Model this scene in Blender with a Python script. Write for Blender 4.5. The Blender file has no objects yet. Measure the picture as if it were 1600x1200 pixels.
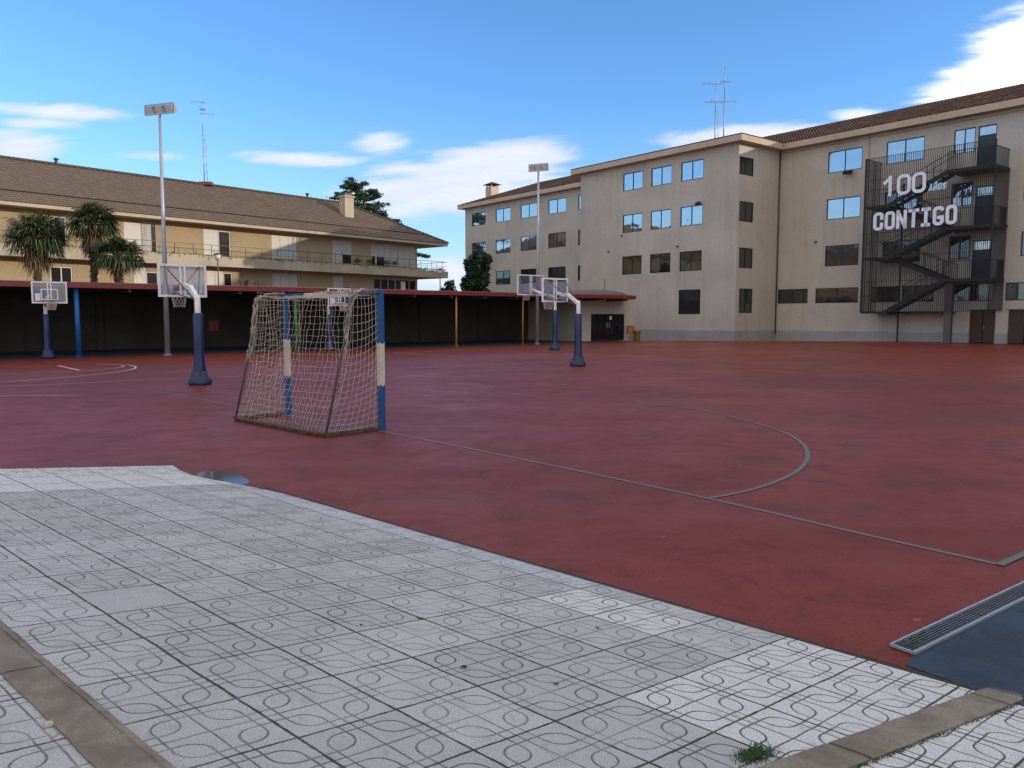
import bpy, math, random
from mathutils import Vector, Matrix
R = math.radians
random.seed(7)
sc = bpy.context.scene
COL = sc.collection

# ------------------------------------------------------------------ camera
F = 1220.0; CX, CY = 800.0, 600.0; HC = 1.7
TILT = math.atan((CY-494.0)/F)
cam_d = bpy.data.cameras.new("camera"); cam = bpy.data.objects.new("camera", cam_d); COL.objects.link(cam)
cam_d.sensor_fit = 'HORIZONTAL'; cam_d.sensor_width = 36; cam_d.lens = F/1600*36
cam_d.clip_start = 0.05; cam_d.clip_end = 3000
cam.location = (0, 0, HC); cam.rotation_euler = (math.pi/2-TILT, 0, 0)
sc.camera = cam

# ------------------------------------------------------------------ node helper
class N:
    def __init__(s, tree, sock): s.t, s.s = tree, sock
    def _m(s, op, *a, clamp=False):
        n = s.t.nodes.new('ShaderNodeMath'); n.operation = op; n.use_clamp = clamp
        for k, v in enumerate((s,)+a):
            if isinstance(v, N): s.t.links.new(v.s, n.inputs[k])
            else: n.inputs[k].default_value = v
        return N(s.t, n.outputs[0])
    def __add__(s, o): return s._m('ADD', o)
    def __radd__(s, o): return s._m('ADD', o)
    def __sub__(s, o): return s._m('SUBTRACT', o)
    def __rsub__(s, o): return (s*-1)+o
    def __mul__(s, o): return s._m('MULTIPLY', o)
    __rmul__ = __mul__
    def __truediv__(s, o): return s._m('DIVIDE', o)
    def lt(s, o): return s._m('LESS_THAN', o)
    def gt(s, o): return s._m('GREATER_THAN', o)
    def fl(s): return s._m('FLOOR')
    def fr(s): return s._m('FRACT')
    def ab(s): return s._m('ABSOLUTE')
    def pw(s, o): return s._m('POWER', o)
    def mn(s, o): return s._m('MINIMUM', o)
    def mx(s, o): return s._m('MAXIMUM', o)
    def cl(s): return s._m('ADD', 0.0, clamp=True)
    def exp(s): return s._m('EXPONENT')
    def step(s, a, b):            # smooth ramp from a to b -> 0..1
        n = s.t.nodes.new('ShaderNodeMapRange'); n.interpolation_type = 'SMOOTHSTEP'
        s.t.links.new(s.s, n.inputs[0]); n.inputs[1].default_value = a; n.inputs[2].default_value = b
        return N(s.t, n.outputs[0])
def mixc(t, f, a, b):
    n = t.nodes.new('ShaderNodeMix'); n.data_type = 'RGBA'
    for k, v in ((0, f), (6, a), (7, b)):
        if isinstance(v, N): t.links.new(v.s, n.inputs[k])
        elif hasattr(v, 'is_output'): t.links.new(v, n.inputs[k])
        elif k == 0: n.inputs[k].default_value = v
        else: n.inputs[k].default_value = (*v, 1)
    return n.outputs[2]
def noise(t, vec, scale, detail=4, rough=.55, dist=0.0):
    n = t.nodes.new('ShaderNodeTexNoise'); n.inputs['Scale'].default_value = scale
    n.inputs['Detail'].default_value = detail; n.inputs['Roughness'].default_value = rough
    n.inputs['Distortion'].default_value = dist
    if vec is not None: t.links.new(vec, n.inputs['Vector'])
    return N(t, n.outputs[0])
def white(t, x, y):
    c = t.nodes.new('ShaderNodeCombineXYZ'); t.links.new(x.s, c.inputs[0]); t.links.new(y.s, c.inputs[1])
    n = t.nodes.new('ShaderNodeTexWhiteNoise'); n.noise_dimensions = '2D'; t.links.new(c.outputs[0], n.inputs['Vector'])
    return N(t, n.outputs[0])

# ------------------------------------------------------------------ sky, sun, exposure
SUN_AZ = Vector((.97, -.25)).normalized(); SUN_EL = R(11.5)
def ray(x, y):
    X, v = (x-CX)/F, (CY-y)/F
    ct, st = math.cos(TILT), math.sin(TILT)
    return Vector((X, ct+st*v, -st+ct*v))
world = bpy.data.worlds.new("World"); sc.world = world; world.use_nodes = True
wt = world.node_tree; wt.nodes.clear()
sky = wt.nodes.new('ShaderNodeTexSky'); sky.sky_type = 'NISHITA'; sky.sun_disc = False
sky.sun_elevation = SUN_EL; sky.sun_rotation = math.atan2(SUN_AZ.x, SUN_AZ.y)
sky.altitude = 800; sky.air_density = 1.0; sky.dust_density = 0.3; sky.ozone_density = 2.0
tc = wt.nodes.new('ShaderNodeTexCoord'); sp = wt.nodes.new('ShaderNodeSeparateXYZ')
wt.links.new(tc.outputs['Generated'], sp.inputs[0])
dx, dy, dz = (N(wt, sp.outputs[k]) for k in range(3))
dyy = dy.ab()+0.12
U, V = dx/dyy, dz/dyy
cv = wt.nodes.new('ShaderNodeCombineXYZ'); wt.links.new((U*1.0).s, cv.inputs[0]); wt.links.new((V*5.0-U*.5).s, cv.inputs[1])
n1 = noise(wt, cv.outputs[0], 5.0, 8, .58, .6)
n2 = noise(wt, cv.outputs[0], 16.0, 8, .68, .5)
def blob(x, y, sx, sy, rot=0, k=1.0):
    d = ray(x, y); u0, v0 = d.x/(d.y+.12), d.z/(d.y+.12)
    a, b = U-u0, V-v0
    if rot:
        c, s = math.cos(R(rot)), math.sin(R(rot)); a, b = a*c+b*s, b*c-a*s
    a, b = a/(sx/F*.89), b/(sy/F*.89)
    return ((a*a+b*b)*-1.0).exp()*k
cl_list = [(1560,120,120,36,18,1.5),(1640,60,130,50,14,1.3),(1600,175,110,16,12,1.3),(1470,160,70,10,6,.8),(1540,5,90,8,4,.6),
 (1170,215,130,22,2,1.25),(1110,225,80,14,4,.8),(1330,185,60,12,0,.65),
 (770,262,140,40,4,1.25),(700,305,210,36,4,1.1),(600,225,50,22,0,.75),(480,252,120,13,-3,1.05),(690,320,85,20,0,.95),(620,262,110,14,2,.9),
 (80,180,140,13,-3,1.0),(60,198,110,10,-2,.7),(60,240,75,32,-5,.85),(255,248,80,11,-2,.75),(850,285,90,20,0,.8),
 (700,430,90,26,0,1.2),(560,265,60,12,0,.5),(700,370,110,8,0,.35)]
m = None
for c in cl_list:
    q = blob(*c); m = q if m is None else m.mx(q)
fill = ((dy*-1.0).step(.12, .5)).mx(dz.step(.48, .72))  # bright clouds added out of view, behind and overhead, as neutral fill light
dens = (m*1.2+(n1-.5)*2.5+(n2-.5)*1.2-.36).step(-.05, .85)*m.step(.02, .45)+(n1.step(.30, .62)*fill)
dens = dens.cl()
gm = wt.nodes.new('ShaderNodeGamma'); gm.inputs[1].default_value = 1.0; wt.links.new(sky.outputs[0], gm.inputs[0])
hs = wt.nodes.new('ShaderNodeMix'); hs.data_type = 'RGBA'; hs.blend_type = 'MULTIPLY'; hs.inputs[0].default_value = 1
wt.links.new(gm.outputs[0], hs.inputs[6]); hs.inputs[7].default_value = (.50, .745, 1.02, 1)
shade = n2.step(.35, .65)
# brighter cloud bank towards the sun (right), softer grey-pink clouds elsewhere
cb = mixc(wt, U.step(.25, .6), (2.9, 3.1, 3.5), (6.0, 6.0, 6.0))
cb2 = mixc(wt, shade*.35, cb, (2.1, 2.3, 2.9))
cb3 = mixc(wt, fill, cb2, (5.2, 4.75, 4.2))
lowsky = mixc(wt, dz.step(.26, .0)*.55, hs.outputs[2], (1.9, 2.4, 3.0))
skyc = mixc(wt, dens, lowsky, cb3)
bg = wt.nodes.new('ShaderNodeBackground'); bg.inputs[1].default_value = 0.15
wo = wt.nodes.new('ShaderNodeOutputWorld')
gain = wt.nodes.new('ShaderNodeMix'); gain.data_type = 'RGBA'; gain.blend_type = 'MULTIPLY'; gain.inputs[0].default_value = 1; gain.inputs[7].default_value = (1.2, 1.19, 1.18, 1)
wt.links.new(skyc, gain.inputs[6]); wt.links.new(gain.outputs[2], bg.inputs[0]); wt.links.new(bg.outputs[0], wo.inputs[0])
sd = bpy.data.lights.new("sun", 'SUN'); sd.energy = 2.0; sd.angle = R(.5); sd.color = (1, .83, .62)
sun = bpy.data.objects.new("sun", sd); COL.objects.link(sun)
tosun = Vector((SUN_AZ.x*math.cos(SUN_EL), SUN_AZ.y*math.cos(SUN_EL), math.sin(SUN_EL)))
sun.rotation_euler = tosun.to_track_quat('Z', 'Y').to_euler(); sun.location = (40, -10, 30)
sc.view_settings.view_transform = 'Standard'; sc.view_settings.look = 'None'
sc.view_settings.exposure = 0.75; sc.view_settings.gamma = 1

# ------------------------------------------------------------------ materials
def mat(name, base, rough=.8, dark=None, nscale=2.0, amt=.5, fine=0, bump=0, bscale=40, metal=0, spec=.5, coords='Object', stretch=(1,1,1), lo=.35, hi=.7):
    m = bpy.data.materials.new(name); m.use_nodes = True; t = m.node_tree
    b = t.nodes['Principled BSDF']; b.inputs['Roughness'].default_value = rough
    b.inputs['Metallic'].default_value = metal; b.inputs['Specular IOR Level'].default_value = spec
    tc = t.nodes.new('ShaderNodeTexCoord'); mp = t.nodes.new('ShaderNodeMapping'); mp.inputs['Scale'].default_value = stretch
    t.links.new(tc.outputs[coords], mp.inputs[0]); v = mp.outputs[0]
    dark = dark or tuple(c*.7 for c in base)
    f = noise(t, v, nscale, 6, .6, .4).step(lo, hi)*amt
    c = mixc(t, f, base, dark)
    if fine:
        g = noise(t, v, bscale, 3, .7).step(.3, .7)*fine
        c = mixc(t, g, c, tuple(x*.55 for x in base))
    t.links.new(c, b.inputs['Base Color'])
    if bump:
        bn = t.nodes.new('ShaderNodeBump'); bn.inputs['Strength'].default_value = bump; bn.inputs['Distance'].default_value = .02
        t.links.new(noise(t, v, bscale, 4, .6).s, bn.inputs['Height']); t.links.new(bn.outputs[0], b.inputs['Normal'])
    m['b'] = 1
    return m
M = {}
def wallmat(name, base, dark, streak, plaster=.22):
    m = bpy.data.materials.new(name); m.use_nodes = True; t = m.node_tree; b = t.nodes['Principled BSDF']
    b.inputs['Roughness'].default_value = .92; b.inputs['Specular IOR Level'].default_value = .2
    g = t.nodes.new('ShaderNodeNewGeometry')
    mp = t.nodes.new('ShaderNodeMapping'); mp.inputs['Scale'].default_value = (1.5, 1.5, .10); t.links.new(g.outputs['Position'], mp.inputs[0])
    f1 = noise(t, g.outputs['Position'], .28, 6, .6, .5).step(.38, .68)
    f2 = noise(t, mp.outputs[0], 1.1, 6, .62, .3).step(.5, .75)
    f3 = noise(t, g.outputs['Position'], 7, 5, .7).step(.35, .7)
    c = mixc(t, f1*.75, base, dark); c = mixc(t, f2*.4, c, streak); c = mixc(t, f3*plaster, c, tuple(x*.5 for x in base))
    t.links.new(c, b.inputs['Base Color'])
    bn = t.nodes.new('ShaderNodeBump'); bn.inputs['Strength'].default_value = .25; bn.inputs['Distance'].default_value = .02
    t.links.new(noise(t, g.outputs['Position'], 12, 5, .7).s, bn.inputs['Height']); t.links.new(bn.outputs[0], b.inputs['Normal'])
    return m
M['school'] = wallmat('school_render', (.50, .455, .39), (.42, .375, .32), (.30, .26, .22))
M['plinth'] = wallmat('plinth_render', (.36, .35, .345), (.27, .27, .28), (.2, .18, .17), .35)
M['cornice'] = wallmat('cornice_paint', (.52, .41, .32), (.42, .32, .25), (.32, .25, .2))
M['yellow'] = wallmat('yellow_render', (.34, .27, .165), (.29, .23, .145), (.23, .185, .125))
M['slab'] = wallmat('slab_concrete', (.40, .36, .28), (.30, .27, .21), (.2, .17, .13), .3)
M['eave'] = wallmat('eave_paint', (.40, .35, .27), (.45, .38, .27), (.36, .3, .2))
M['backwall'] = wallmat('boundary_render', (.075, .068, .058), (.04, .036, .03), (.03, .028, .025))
M['shutter'] = mat('white_shutter', (.41, .395, .37), .5, nscale=3, amt=.3)
M['frame'] = mat('dark_teal_frame', (.012, .028, .04), .4, nscale=3, amt=.3)
M['black'] = mat('black_steel', (.018, .017, .017), .5, nscale=6, amt=.5, dark=(.03, .022, .018))
M['door_brown'] = mat('brown_door', (.055, .03, .015), .5, nscale=3, amt=.6, dark=(.025, .015, .01), stretch=(6, 6, .6))
M['galv'] = mat('galvanised_steel', (.36, .38, .42), .45, metal=.5, nscale=5, amt=.4, dark=(.25, .27, .3))
M['lampglass'] = mat('floodlight_glass', (.5, .5, .48), .2, nscale=3, amt=.3)
M['white'] = mat('white_paint', (.80, .79, .78), .45, nscale=6, amt=.35, dark=(.5, .47, .43))
M['white_goal'] = mat('goal_white', (.66, .58, .47), .55, nscale=14, amt=.6, dark=(.45, .36, .27), fine=.3, bscale=60)
M['blue_goal'] = mat('goal_blue', (.012, .085, .24), .45, nscale=12, amt=.6, dark=(.01, .045, .13), fine=.25, bscale=60)
M['pad'] = mat('blue_pad', (.006, .015, .085), .33, nscale=5, amt=.5, dark=(.006, .014, .07), bump=.25, bscale=9)
M['padbase'] = mat('pad_base', (.012, .028, .09), .5, nscale=12, amt=.8, dark=(.03, .035, .05), fine=.4, bscale=40, bump=.6)
M['orange'] = mat('rim_orange', (.5, .12, .04), .5)
M['net_white'] = mat('hoop_net', (.6, .56, .5), .9)
M['rope'] = mat('net_rope', (.58, .52, .44), .95, nscale=9, amt=.7, dark=(.26, .21, .15))
M['rope_old'] = mat('net_bundle', (.16, .125, .085), .95, nscale=14, amt=.8, dark=(.06, .05, .035), fine=.5, bscale=120)
M['pole_dark'] = mat('frame_grey', (.10, .09, .085), .6, nscale=16, amt=.7, dark=(.05, .035, .03))
M['redfascia'] = mat('red_fascia', (.20, .024, .022), .45, nscale=2, amt=.45, dark=(.22, .03, .03))
M['canroof'] = mat('canopy_sheet', (.10, .09, .085), .7, nscale=2, amt=.5)
M['yellow_bin'] = mat('yellow_plastic', (.24, .19, .02), .45)
M['redbox'] = mat('red_cabinet', (.30, .03, .03), .5)
M['kerb'] = mat('kerb_concrete', (.35, .295, .23), .95, dark=(.15, .12, .085), nscale=5, amt=.85, fine=.8, bscale=140, bump=.7)
M['grate'] = mat('grate_steel', (.22, .23, .24), .4, metal=.7, nscale=12, amt=.6, dark=(.12, .11, .1))
M['greenline'] = mat('green_line_paint', (.085, .125, .10), .55, dark=(.12, .05, .045), nscale=9, amt=.55, lo=.48, hi=.7)
M['whiteline'] = mat('pink_line_paint', (.55, .36, .34), .55, dark=(.38, .15, .14), nscale=4, amt=.8)
M['brightline'] = mat('white_line_paint', (.6, .5, .46), .55, dark=(.40, .2, .17), nscale=4, amt=.6)
M['soil'] = mat('joint_soil', (.035, .028, .02), .95, dark=(.03, .04, .015), nscale=9, amt=.8)
M['leafdry'] = mat('dry_leaf', (.05, .02, .012), .9)
M['stone'] = mat('stone_rubble', (.45, .42, .36), .9, nscale=20, amt=.6, bump=.6, bscale=30)
M['letter'] = mat('letter_white', (.80, .81, .88), .5)
M['letterblue'] = mat('letter_blue', (.5, .78, .85), .5)
M['trunk'] = mat('bark', (.07, .05, .035), .95, nscale=12, amt=.7, dark=(.03, .022, .015), bump=.8, bscale=25)
M['glasslamp'] = mat('lamp_globe', (.6, .6, .58), .3)
M['curtain'] = mat('curtain', (.42, .42, .40), .9, stretch=(14, 14, .3), nscale=1, amt=.8, dark=(.2, .2, .2))
for k, c in dict(post_blue=(.01, .12, .35), post_green=(.02, .28, .05), post_lime=(.25, .42, .03), post_orange=(.50, .22, .05), post_red=(.30, .07, .03), post_brown=(.35, .12, .04)).items():
    M[k] = mat(k, c, .45, nscale=4, amt=.35)

def foliage(name, a, b, c=None):
    m = bpy.data.materials.new(name); m.use_nodes = True; t = m.node_tree; bs = t.nodes['Principled BSDF']
    bs.inputs['Roughness'].default_value = .6; bs.inputs['Specular IOR Level'].default_value = .35
    g = t.nodes.new('ShaderNodeNewGeometry')
    r = N(t, g.outputs['Random Per Island'])
    col = mixc(t, r, a, b)
    if c: col = mixc(t, r.gt(.9), col, c)
    t.links.new(col, bs.inputs['Base Color'])
    return m
M['palm'] = foliage('palm_leaf', (.010, .028, .011), (.030, .055, .018), (.11, .09, .03))
M['palmdry'] = foliage('palm_dry_leaf', (.12, .08, .042), (.07, .052, .028))
M['cedar'] = foliage('cedar_needles', (.012, .035, .02), (.03, .065, .035))
M['dark_leaf'] = foliage('dark_leaves', (.008, .022, .010), (.022, .05, .02))
M['mid_leaf'] = foliage('bush_leaves', (.02, .045, .012), (.06, .09, .02))
M['yellow_leaf'] = foliage('yellow_leaves', (.16, .16, .04), (.28, .26, .09))
M['grass'] = foliage('grass_blades', (.018, .05, .010), (.045, .09, .02))
M['ochre'] = foliage('ochre_trailing', (.24, .14, .035), (.12, .10, .03), (.05, .08, .02))

def glassmat(name, base, metal, rough=.04, low=None):
    m = bpy.data.materials.new(name); m.use_nodes = True; t = m.node_tree; b = t.nodes['Principled BSDF']
    b.inputs['Base Color'].default_value = (*base, 1); b.inputs['Metallic'].default_value = metal; b.inputs['Roughness'].default_value = rough
    g = t.nodes.new('ShaderNodeNewGeometry'); bn = t.nodes.new('ShaderNodeBump'); bn.inputs['Strength'].default_value = .22; bn.inputs['Distance'].default_value = .06
    t.links.new(noise(t, g.outputs['Position'], .9, 2, .5).s, bn.inputs['Height']); t.links.new(bn.outputs[0], b.inputs['Normal'])
    return m
M['glass'] = glassmat('reflective_glass', (.44, .44, .44), .95)
M['glass_dim'] = glassmat('dim_glass', (.13, .13, .13), .9, .06)
M['glass_dark'] = glassmat('dark_glass', (.05, .05, .055), .8, .08)
def boardmat():
    m = bpy.data.materials.new('acrylic_board'); m.use_nodes = True; t = m.node_tree
    t.nodes.remove(t.nodes['Principled BSDF']); out = t.nodes['Material Output']
    tr = t.nodes.new('ShaderNodeBsdfTransparent'); tr.inputs[0].default_value = (.80, .82, .9, 1)
    gl = t.nodes.new('ShaderNodeBsdfGlossy'); gl.inputs['Roughness'].default_value = .1; gl.inputs[0].default_value = (.9, .9, 1, 1)
    df = t.nodes.new('ShaderNodeBsdfDiffuse'); df.inputs[0].default_value = (.30, .31, .40, 1)
    a = t.nodes.new('ShaderNodeMixShader'); a.inputs[0].default_value = .11
    b = t.nodes.new('ShaderNodeMixShader'); b.inputs[0].default_value = .07
    t.links.new(tr.outputs[0], a.inputs[1]); t.links.new(df.outputs[0], a.inputs[2])
    t.links.new(a.outputs[0], b.inputs[1]); t.links.new(gl.outputs[0], b.inputs[2]); t.links.new(b.outputs[0], out.inputs[0])
    return m
M['acrylic'] = boardmat()
def tilemat(name, cols, dirt):
    m = bpy.data.materials.new(name); m.use_nodes = True; t = m.node_tree; b = t.nodes['Principled BSDF']
    b.inputs['Roughness'].default_value = .9; b.inputs['Specular IOR Level'].default_value = .2
    uv = t.nodes.new('ShaderNodeUVMap'); s = t.nodes.new('ShaderNodeSeparateXYZ'); t.links.new(uv.outputs[0], s.inputs[0])
    u, v = N(t, s.outputs[0]), N(t, s.outputs[1])
    w = white(t, u.fl(), v.fl()); w2 = white(t, u.fl()+31.0, v.fl())
    c = mixc(t, w, cols[0], cols[1]); c = mixc(t, w2.gt(.8)*.8, c, cols[2])
    g = t.nodes.new('ShaderNodeNewGeometry')
    c = mixc(t, noise(t, g.outputs['Position'], .5, 5, .6).step(.4, .7)*.6, c, dirt)
    c = mixc(t, u.fr().step(.28, .08)*.4, c, tuple(x*.45 for x in dirt))      # dirt settled in the channels
    c = mixc(t, v.fr().lt(.1)*.5, c, tuple(x*.5 for x in dirt))
    t.links.new(c, b.inputs['Base Color'])
    return m
M['tile_red'] = tilemat('red_roof_tile', ((.21, .115, .08), (.14, .08, .058), (.26, .18, .135)), (.09, .06, .048))
M['tile_brown'] = tilemat('brown_roof_tile', ((.165, .128, .104), (.148, .113, .092), (.185, .145, .12)), (.135, .107, .09))

def courtmat():
    m = bpy.data.materials.new('red_court_paint'); m.use_nodes = True; t = m.node_tree; b = t.nodes['Principled BSDF']
    g = t.nodes.new('ShaderNodeNewGeometry'); P = g.outputs['Position']
    big = noise(t, P, .16, 6, .6, .6); mid = noise(t, P, 1.6, 8, .72, .5); fine = noise(t, P, 45, 3, .7)
    mp = t.nodes.new('ShaderNodeMapping'); mp.inputs['Rotation'].default_value = (0, 0, R(38)); mp.inputs['Scale'].default_value = (.25, 2.0, 1); t.links.new(P, mp.inputs[0])
    st = noise(t, mp.outputs[0], .5, 6, .6, .3)
    c = mixc(t, big.step(.35, .65), (.225, .040, .024), (.16, .032, .020))
    c = mixc(t, mid.step(.45, .66)*.45, c, (.085, .022, .016)); c = mixc(t, st.step(.5, .75)*.25, c, (.11, .032, .027))
    c = mixc(t, fine.step(.40, .62)*.5, c, (.09, .020, .016))
    v1 = t.nodes.new('ShaderNodeTexVoronoi'); v1.feature = 'DISTANCE_TO_EDGE'; v1.inputs['Scale'].default_value = .33
    dm = t.nodes.new('ShaderNodeVectorMath'); dm.operation = 'ADD'; t.links.new(P, dm.inputs[0])
    nn = t.nodes.new('ShaderNodeTexNoise'); nn.inputs['Scale'].default_value = 1.3; nn.inputs['Detail'].default_value = 6; t.links.new(P, nn.inputs['Vector'])
    t.links.new(nn.outputs['Color'], dm.inputs[1]); t.links.new(dm.outputs[0], v1.inputs['Vector'])
    crack = N(t, v1.outputs[0]).step(.006, .001)*mid.step(.5, .6)
    c = mixc(t, crack*.7, c, (.05, .015, .013))
    scf = noise(t, mp.outputs[0], 5, 8, .75, .8).step(.60, .70); c = mixc(t, scf*.25, c, (.30, .085, .065))
    sp_ = noise(t, P, 9, 2, .5); c = mixc(t, sp_.step(.72, .76)*.5, c, (.30, .16, .13))
    t.links.new(c, b.inputs['Base Color'])
    rr = (big*.7+mid*.5+st*.4).step(.55, 1.0)*.22+.32
    t.links.new(rr.s, b.inputs['Roughness']); b.inputs['Specular IOR Level'].default_value = .11
    bn = t.nodes.new('ShaderNodeBump'); bn.inputs['Strength'].default_value = .35; bn.inputs['Distance'].default_value = .004
    t.links.new((noise(t, P, 130, 3, .7)+mid*.6).s, bn.inputs['Height']); t.links.new(bn.outputs[0], b.inputs['Normal'])
    return m
M['court'] = courtmat()
M['blue_court'] = mat('blue_court_paint', (.012, .028, .052), .42, lo=.42, hi=.56, dark=(.004, .007, .014), nscale=2.5, amt=.9, fine=.5, bscale=60, bump=.4, coords='Object')
M['walkway'] = mat('walkway_paint', (.03, .055, .08), .5, dark=(.02, .04, .06), nscale=.5, amt=.8)
M['earth'] = mat('ground_earth', (.16, .14, .11), .95, nscale=.1, amt=.7, dark=(.07, .09, .04))

def pavemat():
    m = bpy.data.materials.new('patterned_paving'); m.use_nodes = True; t = m.node_tree; b = t.nodes['Principled BSDF']
    b.inputs['Roughness'].default_value = .78; b.inputs['Specular IOR Level'].default_value = .35
    uv = t.nodes.new('ShaderNodeUVMap'); s = t.nodes.new('ShaderNodeSeparateXYZ')
    wob = noise(t, uv.outputs[0], 6, 3, .6)
    t.links.new(uv.outputs[0], s.inputs[0])
    wob2 = noise(t, uv.outputs[0], .9, 2, .5)
    wv = (wob-.5)*.022+(wob2-.5)*.06
    u, v = N(t, s.outputs[0])+wv, N(t, s.outputs[1])-wv
    iu, iv = u.fl(), v.fl()
    hu, hv = u*2.0, v*2.0
    qu, qv = (hu.fr()-.5)*2.0, (hv.fr()-.5)*2.0          # -1..1 in each quarter
    par = ((hu.fl()+hv.fl())*.5).fr().gt(.25)*2.0-1.0     # leaf-shaped loops, mirrored from quarter to quarter
    p, q = qu*par, qv*1.0
    ap, aq = p.ab(), q.ab()
    sg_ = (p+q).gt(0.0)*2.0-1.0
    p2, q2 = p*sg_, q*sg_
    pm, qm = p2.mx(q2), p2.mn(q2)
    H_, R_ = .52, .74
    w = .058
    dl = (pm-H_).ab()+qm.lt(R_-H_)*9.0
    ax_, ay_ = pm-(H_-R_), qm-(R_-H_)
    da = ((ax_*ax_+ay_*ay_).pw(.5)-R_).ab()+qm.gt(R_-H_)*9.0
    edge = (1.0-ap).mn(1.0-aq)
    dx_ = (qm-H_).ab()+pm.lt(H_)*9.0
    d = dl.mn(da).mn(dx_).mn(edge*1.1)
    wear = noise(t, uv.outputs[0], 1.6, 6, .68)
    groove = d.step(w, w*.35)*(wear*2.4-.40).cl()
    ju, jv = ((u+.5).fr()-.5).ab(), ((v+.5).fr()-.5).ab()
    jr = white(t, iu, iv)
    jw = (noise(t, uv.outputs[0], 5, 4, .7)-.5)*.03
    joint = ((ju+jw).step(.018, .008)*.9).mx((jv+jw).step(.020, .009))
    # slabs replaced by cleaner white ones
    def box(a0, a1, b0, b1): return iu.gt(a0-.5)*iu.lt(a1+.5)*iv.gt(b0-.5)*iv.lt(b1+.5)
    fresh = box(-2, -1, 5, 5).mx(box(1, 3, 3, 7)).mx(iu.lt(-13.5)*(iv.gt(-30)))
    half = box(-9, -3, 6, 6)
    pale = N(t, s.outputs[1]).gt(6.02)*box(-12, -3, 6, 6)
    plain = box(-5, -5, 0, 0).mx(box(-15, -14, -9, 9)*.7)
    grain = noise(t, uv.outputs[0], 55, 3, .8); grain2 = noise(t, uv.outputs[0], 22, 3, .6)
    stain = noise(t, uv.outputs[0], .45, 6, .62, .6); pink = noise(t, uv.outputs[0], .22, 4, .5)
    c = mixc(t, jr, (.53, .52, .505), (.40, .39, .38))
    c = mixc(t, stain.step(.40, .7)*.5, c, (.32, .31, .30))
    c = mixc(t, pink.step(.5, .68)*.40, c, (.43, .37, .35))
    c = mixc(t, fresh*.9, c, (.68, .67, .65)); c = mixc(t, pale*.6, c, (.55, .56, .60))
    c = mixc(t, grain.step(.42, .60)*.62, c, (.17, .17, .175))
    g3 = noise(t, uv.outputs[0], 130, 2, .6); c = mixc(t, g3.step(.5, .68)*.35, c, (.75, .74, .72))
    c = mixc(t, grain2.step(.52, .72)*.18, c, (.5, .49, .5))
    gk = groove*(plain*-1.0+1.0)*(jr*.35+.65)*(fresh*.6+1.0)
    c = mixc(t, (gk*1.25).cl()*.9, c, (.075, .072, .07))
    worn = noise(t, uv.outputs[0], 3.6, 7, .72).step(.50, .68); c = mixc(t, worn*.32, c, (.20, .195, .19))
    moss = noise(t, uv.outputs[0], 2.1, 4, .6).step(.52, .66)
    jc = mixc(t, moss*.8, (.035, .03, .026), (.05, .06, .02))
    c = mixc(t, joint*((noise(t, uv.outputs[0], 1.7, 3, .6)*1.9-.05).cl()), c, jc)
    dirt = noise(t, uv.outputs[0], 3.2, 6, .7).step(.66, .76)
    c = mixc(t, dirt*.4*d.step(.3, .0), c, (.19, .16, .11))
    t.links.new(c, b.inputs['Base Color'])
    jr2 = white(t, iu+7.0, iv)
    h = (groove*-.6-joint*1.4+grain*.35+(u.fr()*(jr-.5)+v.fr()*(jr2-.5))*2.2)
    bn = t.nodes.new('ShaderNodeBump'); bn.inputs['Strength'].default_value = .5; bn.inputs['Distance'].default_value = .006
    t.links.new(h.s, bn.inputs['Height']); t.links.new(bn.outputs[0], b.inputs['Normal'])
    return m
M['paving'] = pavemat()

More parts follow.
